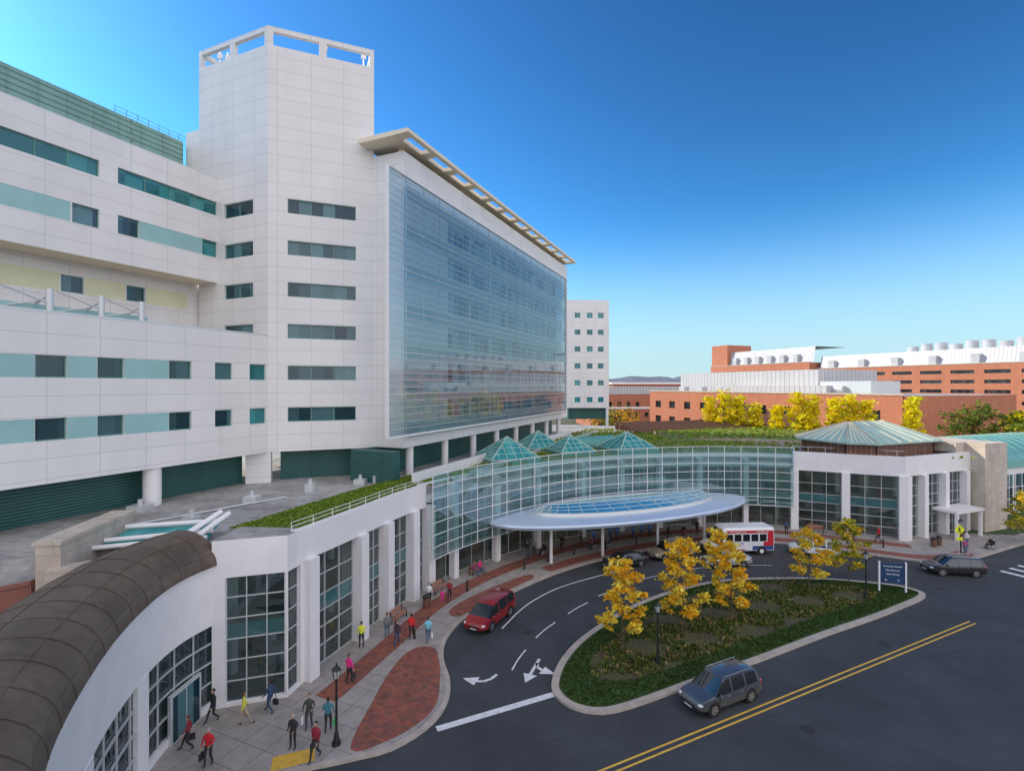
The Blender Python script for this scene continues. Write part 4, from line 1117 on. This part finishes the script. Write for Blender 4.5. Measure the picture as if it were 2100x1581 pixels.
def bus(x,y,hd):
    e=empty('shuttle_bus',(x,y,.01),hd); m=MB()
    w=M['buswhite'];r=M['busred'];b=M['busblue']
    def sect(X_,zb,zt,hw,rr=.22):
        return [(X_,-hw,zb),(X_,-hw,zt-rr),(X_,-hw+rr*.35,zt-rr*.35),(X_,-hw+rr,zt),(X_,hw-rr,zt),(X_,hw-rr*.35,zt-rr*.35),(X_,hw,zt-rr),(X_,hw,zb)]
    S=[sect(-3.6,.5,2.80,1.12),sect(-3.55,.45,2.88,1.17),sect(1.7,.45,2.88,1.17),sect(2.0,.45,2.70,1.12)]
    for a,c in zip(S[:-1],S[1:]):
        for k in range(7): m.face([a[k],c[k],c[k+1],a[k+1]],w)
    m.face(S[0],w);m.face(S[-1][::-1],w); m.face([S[1][0],S[1][7],S[2][7],S[2][0]],M['trim'])
    T=[[(1.9,-1.0,.4),(1.9,-1.0,1.25),(1.9,-.86,2.15),(1.9,.86,2.15),(1.9,1.0,1.25),(1.9,1.0,.4)],
       [(2.15,-1.0,.4),(2.15,-1.0,1.22),(2.15,-.82,2.1),(2.15,.82,2.1),(2.15,1.0,1.22),(2.15,1.0,.4)],
       [(2.85,-1.0,.4),(2.85,-1.0,1.2),(2.85,-.9,1.27),(2.85,.9,1.27),(2.85,1.0,1.2),(2.85,1.0,.4)],
       [(3.55,-.95,.42),(3.55,-.93,.98),(3.5,-.8,1.06),(3.5,.8,1.06),(3.55,.93,.98),(3.55,.95,.42)],
       [(3.7,-.86,.45),(3.7,-.86,.85),(3.68,-.7,.92),(3.68,.7,.92),(3.7,.86,.85),(3.7,.86,.45)]]
    for i,(a,c) in enumerate(zip(T[:-1],T[1:])):
        for k in range(5):
            mm=w
            if i==1 and k in(1,2,3): mm=M['carglass']
            if i==0 and k in(1,3): mm=M['carglass']
            m.face([a[k],c[k],c[k+1],a[k+1]],mm)
    m.face(T[-1][::-1],w)
    m.box(3.69,3.73,-.55,.55,.5,.8,M['trim'])
    for sy in (-1,1):
        m.ball((3.62,sy*.72,.72),.13,M['hl']); m.box(2.5,2.65,sy*1.2-.06,sy*1.2+.06,1.35,1.7,M['trim'])
        y0=1.175*sy
        for k in range(5): m.box(-2.75+k*.92,-2.0+k*.92,y0-.008,y0+.008,1.45,2.2,M['carglass'])
        m.box(-3.5,-1.2,y0-.006,y0+.006,.5,.95,b); m.box(-3.5,-2.4,y0-.0065,y0+.0065,.95,1.4,r); m.box(-3.5,1.6,y0-.006,y0+.006,2.3,2.58,r)
        m.box(-.4,.8,y0-.006,y0+.006,.5,.62,r)
        m.box(-3.5,-2.85,y0-.006,y0+.006,1.4,2.3,r)
    m.box(1.98,2.02,-.9,.9,2.25,2.6,M['trim'])
    m.box(-3.62,-3.6,-.7,.7,1.4,2.3,M['carglass']); 
    m.build('body',e,smooth=30)
    m=MB()
    for sx in (-2.2,2.75):
        for sy in (-1,1):
            m.tube((sx,sy*.92,.42),(sx,sy*1.182,.42),.48,M['trim'],n=22); m.tube((sx,sy*.9,.40),(sx,sy*1.20,.40),.40,M['tyre'],n=22); m.tube((sx,sy*1.19,.40),(sx,sy*1.21,.40),.22,M['signw'],n=16)
    m.build('wheels',e,smooth=40)
    text_at('JAUNT',(.55,1.19,1.12),pi,.52,M['busbluet'],e)
    text_at('www.ridejaunt.org',(.4,1.19,2.44),pi,.24,M['signw'],e); text_at('434.296.3184',(-2.3,1.19,2.44),pi,.24,M['signw'],e)
M['buswhite']=mat('bus_white',(.84,.84,.84),.35,coat=.6);M['busred']=mat('bus_red',(.6,.03,.04),.35);M['busblue']=mat('bus_blue',(.04,.09,.3),.35);M['busbluet']=mat('bus_blue_text',(.02,.06,.3),.4)
bus(24.3,55.0,hdg(-.995,-.06))

# ---------------------------------------------------------------- people
SK=[mat('skin',(.55,.34,.24),.55),mat('skin_dark',(.16,.08,.05),.55)]
HR=[mat('hair_dark',(.03,.02,.015),.6),mat('hair_brown',(.12,.06,.03),.6),mat('hair_grey',(.4,.38,.35),.6)]
ph=[mat('ph%d'%i,(.5,.5,.5)) for i in range(5)]
EY=mat('eye',(.02,.02,.02),.3); MO=mat('lips',(.35,.12,.1),.5)
def skinned(V,Ed,rad,root,sub=1):
    me=bpy.data.meshes.new('tmp'); me.from_pydata(V,Ed,[]); ob=bpy.data.objects.new('tmp',me); col.objects.link(ob)
    ob.modifiers.new('s','SKIN'); sv=me.skin_vertices[0].data
    for i,r in enumerate(rad): sv[i].radius=r if isinstance(r,tuple) else (r,r)
    sv[root].use_root=True
    sm=ob.modifiers.new('b','SUBSURF'); sm.levels=sub; sm.render_levels=sub
    dg=bpy.context.evaluated_depsgraph_get(); dg.update()
    ev=ob.evaluated_get(dg); r=ev.to_mesh(); vs=[tuple(v.co) for v in r.vertices]; fs=[tuple(p.vertices) for p in r.polygons]
    ev.to_mesh_clear(); bpy.data.objects.remove(ob); bpy.data.meshes.remove(me)
    return vs,fs
hv=[(0,0,0),(0,0,-.05),(0,0,-.09)];he=[(0,1),(1,2)];hr=[(.022,.026),(.018,.036),(.014,.036)]
for k,(yy,l) in enumerate(((.028,.07),(.010,.08),(-.010,.075),(-.028,.058))):
    i=len(hv); hv+=[(0,yy,-.095),(.006,yy*1.1,-.095-l*.5),(.022,yy*1.1,-.095-l*.95)]; he+=[(2,i),(i,i+1),(i+1,i+2)]; hr+=[.009,.009,.007]
i=len(hv); hv+=[(.004,.045,-.055),(.014,.056,-.09)];he+=[(1,i),(i,i+1)];hr+=[.011,.009]
HAND=skinned(hv,he,hr,0)
POSE={
'walk':dict(pz=.94,k1=(.10,.20,.52),a1=(.10,.33,.12),t1=(.10,.50,.09),k2=(-.10,.06,.50),a2=(-.10,-.25,.17),t2=(-.10,-.13,.045),e1=(.23,-.10,1.15),w1=(.24,-.13,.90),e2=(-.23,.06,1.14),w2=(-.23,.24,.95)),
'stand':dict(pz=.94,k1=(.11,.02,.50),a1=(.12,0,.09),t1=(.14,.17,.04),k2=(-.11,.02,.50),a2=(-.12,-.02,.09),t2=(-.15,.14,.04),e1=(.24,-.03,1.15),w1=(.25,.06,.90),e2=(-.24,-.03,1.15),w2=(-.18,.20,1.02)),
'carry':dict(pz=.94,k1=(.11,.12,.51),a1=(.11,.12,.09),t1=(.12,.29,.05),k2=(-.11,.05,.50),a2=(-.11,-.16,.11),t2=(-.12,.0,.04),e1=(.27,-.02,1.15),w1=(.30,.05,.88),e2=(-.26,0,1.14),w2=(-.20,.22,1.08)),
'sit':dict(pz=.50,k1=(.12,.46,.52),a1=(.12,.50,.10),t1=(.13,.66,.05),k2=(-.12,.46,.52),a2=(-.12,.48,.10),t2=(-.13,.64,.05),e1=(.24,.04,.74),w1=(.16,.28,.66),e2=(-.24,.04,.74),w2=(-.16,.28,.66))}
PM={}
for kind,p in POSE.items():
    pz=p['pz'];sh=pz+.48
    V=[(0,0,pz),(0,0,pz+.17),(0,.01,pz+.37),(0,0,pz+.52),(0,.01,pz+.60)]
    Rr=[(.15,.11),(.135,.10),(.165,.115),(.07,.06),(.052,.055)]
    Ed=[(0,1),(1,2),(2,3),(3,4)]; seg=[(0,1,2),(1,2,2),(2,3,2),(3,4,0)]
    for sx,k,a,t in ((1,p['k1'],p['a1'],p['t1']),(-1,p['k2'],p['a2'],p['t2'])):
        i=len(V); hz=pz-.03
        th=tuple((q0+q1)/2 for q0,q1 in zip((sx*.10,.0,hz),k))
        V+=[(sx*.095,.0,hz-.02),th,k,a,t]; Rr+=[.10,.085,.062,.045,(.04,.032)]; Ed+=[(0,i),(i,i+1),(i+1,i+2),(i+2,i+3),(i+3,i+4)]
        seg+=[(0,i,3),(i,i+1,3),(i+1,i+2,3),(i+2,i+3,3),(i+3,i+4,4)]
    for sx,e_,w_ in ((1,p['e1'],p['w1']),(-1,p['e2'],p['w2'])):
        i=len(V); V+=[(sx*.185,0,sh-.05),e_,w_]; Rr+=[.062,.045,.030]; Ed+=[(2,i),(i,i+1),(i+1,i+2)]; seg+=[(2,i,2),(i,i+1,2),(i+1,i+2,2)]
    vs,fs=skinned(V,Ed,Rr,0)
    m=MB()
    for mm in ph: m.mi(mm)
    VV=[Vector(v) for v in V]
    def sd(c,a,b):
        ab=b-a; t=max(0,min(1,(c-a).dot(ab)/max(1e-9,ab.length_squared))); return (c-a-ab*t).length
    for f in fs:
        c=sum((Vector(vs[i]) for i in f),Vector())/len(f)
        tg=min(seg,key=lambda s:sd(c,VV[s[0]],VV[s[1]])-Rr[s[0]][0] if isinstance(Rr[s[0]],tuple) else sd(c,VV[s[0]],VV[s[1]])-Rr[s[0]]*.9)[2]
        m.face([vs[i] for i in f],ph[tg])
    hz=pz+.70
    m.ball((0,.015,hz),.118,ph[0],12,9,sc=(.66,.8,1.0))
    m.ball((0,-.008,hz+.022),.124,ph[1],12,8,sc=(.70,.80,.92))
    m.face([(-.012,.105,hz-.03),(.012,.105,hz-.03),(0,.135,hz-.028),],ph[0]); m.face([(-.012,.105,hz-.03),(0,.135,hz-.028),(0,.105,hz+.02)],ph[0]); m.face([(.012,.105,hz-.03),(0,.105,hz+.02),(0,.135,hz-.028)],ph[0])
    for sx in (-1,1):
        m.ball((sx*.03,.100,hz+.008),.010,EY,6,4); m.ball((sx*.080,.005,hz-.01),.025,ph[0],6,4,sc=(.4,.7,1.1))
    m.ball((0,.098,hz-.055),.02,MO,6,4,sc=(1,.4,.3))
    for sx,e_,w_ in ((1,p['e1'],p['w1']),(-1,p['e2'],p['w2'])):
        d=(Vector(w_)-Vector(e_)).normalized(); q=Vector((0,0,-1)).rotation_difference(d)
        for f in HAND[1]:
            pp=[]
            for i in f:
                h=HAND[0][i]; v=Vector((-h[0]*sx,h[1],h[2])); pp.append(Vector(w_)+q@v)
            m.face(pp if sx<0 else pp[::-1],ph[0])
    PM[kind]=m.mesh('figure_'+kind,smooth=50,merge=True)
cm={}
def cmat(c):
    if c not in cm: cm[c]=mat('cloth_%d'%len(cm),c,.8,noise=(9,.12))
    return cm[c]
SHOE=mat('shoe',(.03,.03,.03),.6)
def person(x,y,rz,kind,shirt,pants,hair=0,skin=0,s=1.0,z=.12,bag=None,name='person'):
    me=PM[kind].copy()
    me.materials[0]=SK[skin];me.materials[1]=HR[hair];me.materials[2]=cmat(shirt);me.materials[3]=cmat(pants);me.materials[4]=SHOE
    ob=bpy.data.objects.new(name,me); ob.location=(x,y,z); ob.rotation_euler=(0,0,rz); ob.scale=(s,s,s); col.objects.link(ob)
    if bag:
        m=MB(); w=POSE[kind]['w1']; mm=cmat(bag)
        bx,by,bz=w[0],w[1],w[2]-.14
        for a in (-.09,.09): m.tube((bx,by+a,bz-.14),(bx,by,bz+.02),.008,mm,n=4)
        m.obox((bx,by),(0,1),-.15,.15,-.05,.05,bz-.42,bz-.13,mm)
        m.build('handbag',ob)
    return ob
BK=(.03,.03,.035);NVY=(.04,.07,.14);DN=(.08,.13,.22);MR=(.30,.025,.045);RD=(.65,.02,.03);PK=(.8,.03,.26);GY=(.2,.21,.22);LB=(.2,.55,.68);YW=(.7,.72,.06);KH=(.42,.34,.22);BL=(.08,.22,.5);WH=(.8,.8,.8)
PP=[(-15.9,24.9,2.0,'walk',MR,BK,1,0,BK),(-15.9,27.0,2.6,'walk',BK,BK,0,0,None),(-14.3,23.9,3.2,'carry',RD,BK,2,0,BK),(-14.1,26.7,-1.0,'walk',YW,KH,1,0,None),
(-13.2,27.7,1.3,'walk',NVY,NVY,0,0,BK),(-10.8,25.0,3.0,'stand',BK,BK,2,0,None),(-10.6,26.5,3.3,'carry',(.06,.07,.06),(.06,.06,.07),1,0,WH),(-9.5,26.2,.2,'carry',(.05,.2,.25),BK,0,0,(.05,.4,.1)),
(-9.4,24.3,3.0,'walk',MR,BK,0,0,BK),(-9.8,30.5,-.5,'carry',PK,BK,1,0,BK),(-10.3,34.7,3.4,'stand',(.75,.8,.05),BK,0,1,None),(-8.9,36.1,.2,'walk',GY,DN,1,0,None),
(-7.9,34.9,3.2,'walk',(.05,.03,.05),NVY,0,0,None),(-7.1,35.8,.1,'walk',RD,BK,0,0,None),(-5.85,35.4,.3,'walk',LB,DN,0,0,WH),(-6.8,41.6,3.3,'walk',WH,BK,1,0,BK),
(-5.2,42.2,3.2,'walk',MR,BK,0,0,None),
(11.4,58.6,3.0,'stand',BL,NVY,0,0,None),(12.2,58.9,3.4,'stand',BL,NVY,0,1,None),(14.1,59.0,2.7,'stand',BL,NVY,1,0,None),(15.2,59.3,3.1,'stand',BL,BK,0,0,None),(16.2,59.6,3.4,'stand',BL,BK,2,0,None),(9.2,57.2,3.0,'walk',BL,NVY,0,0,None),
(33.0,61.0,2.8,'stand',NVY,BK,0,1,None),(18.6,60.2,1.5,'walk',GY,BK,1,0,None),(22.2,60.8,3.0,'stand',BK,BK,0,0,None),(1.6,52.6,2.6,'stand',BK,NVY,0,0,None),(2.3,53.4,3.6,'stand',GY,BK,2,0,None),
(41.8,57.8,1.4,'walk',RD,BK,1,0,None),(39.1,57.9,.3,'walk',BK,BK,0,0,None),(51.6,59.0,1.2,'stand',NVY,BK,0,0,None),(50.3,56.1,1.6,'stand',WH,DN,2,0,None),(47.7,53.4,3,'carry',(.4,.08,.2),DN,1,0,None),(5.4,54.9,2.2,'stand',BK,BK,0,0,None),(7.8,57.4,2.2,'stand',GY,BK,0,0,None)]
for q in PP: person(q[0],q[1],q[2],q[3],q[4],q[5],q[6],q[7],.97+R()*.07,.127,q[8])
person(-5.75,41.8,3.2,'walk',PK,PK,1,0,.62,.127,name='child')
i=near(-3.1,47.9); bp_=off(FC,1.0)[i]; ra_=frz(i)
for dx,cc in ((-.45,(.25,.05,.12)),(.35,PK)):
    person(bp_[0]+cos(ra_)*dx,bp_[1]+sin(ra_)*dx,ra_+pi,'sit',cc,DN,1,0,1,.10)
def wheelchair(x,y,rz,shirt,hair=0):
    e=empty('wheelchair',(x,y,.13),rz);m=MB();d=M['dark']
    for s in (-1,1):
        m.ring((s*.30,-.05,.30),(1,0,0),.28,.022,M['tyre'],22,6); m.ring((s*.34,-.05,.30),(1,0,0),.25,.01,M['rim'],18,4)
        for k in range(6):
            a=pi*k/6; m.tube((s*.30,-.05-.27*cos(a),.30-.27*sin(a)),(s*.30,-.05+.27*cos(a),.30+.27*sin(a)),.004,M['rim'],n=3)
        m.ring((s*.25,.42,.09),(1,0,0),.07,.02,M['tyre'],12,5)
        m.tube((s*.25,-.22,.15),(s*.25,-.24,.95),.014,M['rim'],n=6);m.tube((s*.25,-.24,.92),(s*.25,-.36,.92),.018,d,n=6)
        m.tube((s*.25,-.22,.43),(s*.25,.30,.43),.014,M['rim'],n=6);m.tube((s*.25,.30,.43),(s*.22,.5,.1),.014,M['rim'],n=6); m.tube((s*.25,.3,.43),(s*.25,.42,.12),.012,M['rim'],n=6)
        m.box(s*.13-.08,s*.13+.08,.45,.66,.06,.085,d); m.box(s*.25-.03,s*.25+.03,-.2,.15,.62,.66,d)
    m.box(-.24,.24,-.2,.27,.40,.44,d); m.box(-.24,.24,-.25,-.22,.45,.85,d)
    m.build('frame',e)
    person(x,y,rz,'sit',shirt,BK,hair,0,1,.14)
for q in ((3.4,53.7,2.2,BK,0),(8.8,55.8,2.6,(.3,.06,.12),1),(10.6,56.2,2.4,GY,0),(52.5,55.6,1.6,BK,2)): wheelchair(*q)

# ---------------------------------------------------------------- light, sky, camera
SUNAZ=-66; SUNEL=33
sd=Vector((sin(radians(SUNAZ))*cos(radians(SUNEL)),cos(radians(SUNAZ))*cos(radians(SUNEL)),sin(radians(SUNEL))))
ld=bpy.data.lights.new('sun','SUN'); ld.energy=4.8; ld.angle=radians(.5); ld.color=(1,.84,.64)
lo=bpy.data.objects.new('sun',ld); lo.rotation_euler=sd.to_track_quat('Z','Y').to_euler(); lo.location=(-60,40,90); col.objects.link(lo)
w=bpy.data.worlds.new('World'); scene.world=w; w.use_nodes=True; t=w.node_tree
N=t.nodes.new; Lk=t.links.new
sk=N('ShaderNodeTexSky'); sk.sky_type='NISHITA'; sk.sun_disc=False; sk.sun_elevation=radians(SUNEL); sk.sun_rotation=radians(SUNAZ)
sk.altitude=200; sk.air_density=1.0; sk.dust_density=.35; sk.ozone_density=3.0
s1=N('ShaderNodeVectorMath'); s1.operation='SCALE'; s1.inputs['Scale'].default_value=.15; Lk(sk.outputs[0],s1.inputs[0])
gm=N('ShaderNodeGamma'); gm.inputs['Gamma'].default_value=1.7; Lk(s1.outputs[0],gm.inputs['Color'])
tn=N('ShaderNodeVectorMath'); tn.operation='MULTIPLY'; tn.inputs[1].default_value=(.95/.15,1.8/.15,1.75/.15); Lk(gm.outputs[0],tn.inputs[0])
tc=N('ShaderNodeTexCoord')
# pale haze close to the horizon
sx=N('ShaderNodeSeparateXYZ'); Lk(tc.outputs['Generated'],sx.inputs[0])
hz=N('ShaderNodeMapRange'); hz.interpolation_type='SMOOTHERSTEP'; hz.inputs['From Min'].default_value=-.02; hz.inputs['From Max'].default_value=.34; hz.inputs['To Min'].default_value=.92; hz.inputs['To Max'].default_value=0; Lk(sx.outputs['Z'],hz.inputs['Value'])
hm=N('ShaderNodeMix'); hm.data_type='RGBA'; Lk(hz.outputs['Result'],hm.inputs['Factor']); Lk(tn.outputs[0],hm.inputs['A']); hm.inputs['B'].default_value=(.56/.15,.76/.15,.88/.15,1)
# added fill: bright cloud-like patch in unseen sky behind viewer, lifts shaded walls
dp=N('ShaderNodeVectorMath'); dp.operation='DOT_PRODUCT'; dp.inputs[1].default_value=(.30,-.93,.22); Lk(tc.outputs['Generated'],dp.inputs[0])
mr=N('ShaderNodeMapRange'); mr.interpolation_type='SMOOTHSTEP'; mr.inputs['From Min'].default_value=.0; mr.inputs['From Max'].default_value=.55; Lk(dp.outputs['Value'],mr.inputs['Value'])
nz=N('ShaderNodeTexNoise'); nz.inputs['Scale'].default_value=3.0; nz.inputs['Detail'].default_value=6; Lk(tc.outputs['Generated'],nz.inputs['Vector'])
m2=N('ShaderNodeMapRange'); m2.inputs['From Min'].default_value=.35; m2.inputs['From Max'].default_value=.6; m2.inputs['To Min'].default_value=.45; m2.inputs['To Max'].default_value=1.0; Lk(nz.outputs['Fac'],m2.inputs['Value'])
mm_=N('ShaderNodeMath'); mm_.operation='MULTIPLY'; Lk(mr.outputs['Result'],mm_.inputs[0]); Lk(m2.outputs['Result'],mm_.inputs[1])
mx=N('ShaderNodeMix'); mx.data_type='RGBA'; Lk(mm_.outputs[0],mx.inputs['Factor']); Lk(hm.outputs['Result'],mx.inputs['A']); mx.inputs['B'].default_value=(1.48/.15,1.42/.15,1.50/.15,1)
bg=t.nodes['Background']; bg.inputs['Strength'].default_value=.15
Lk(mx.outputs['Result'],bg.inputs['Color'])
scene.view_settings.view_transform='Standard'; scene.view_settings.look='None'; scene.view_settings.exposure=0
cd=bpy.data.cameras.new('camera'); cd.sensor_width=36; cd.lens=17.83; cd.clip_end=20000; cd.clip_start=.1
co=bpy.data.objects.new('camera',cd); co.location=(0,0,18); co.rotation_euler=(pi/2,0,0); col.objects.link(co); scene.camera=co
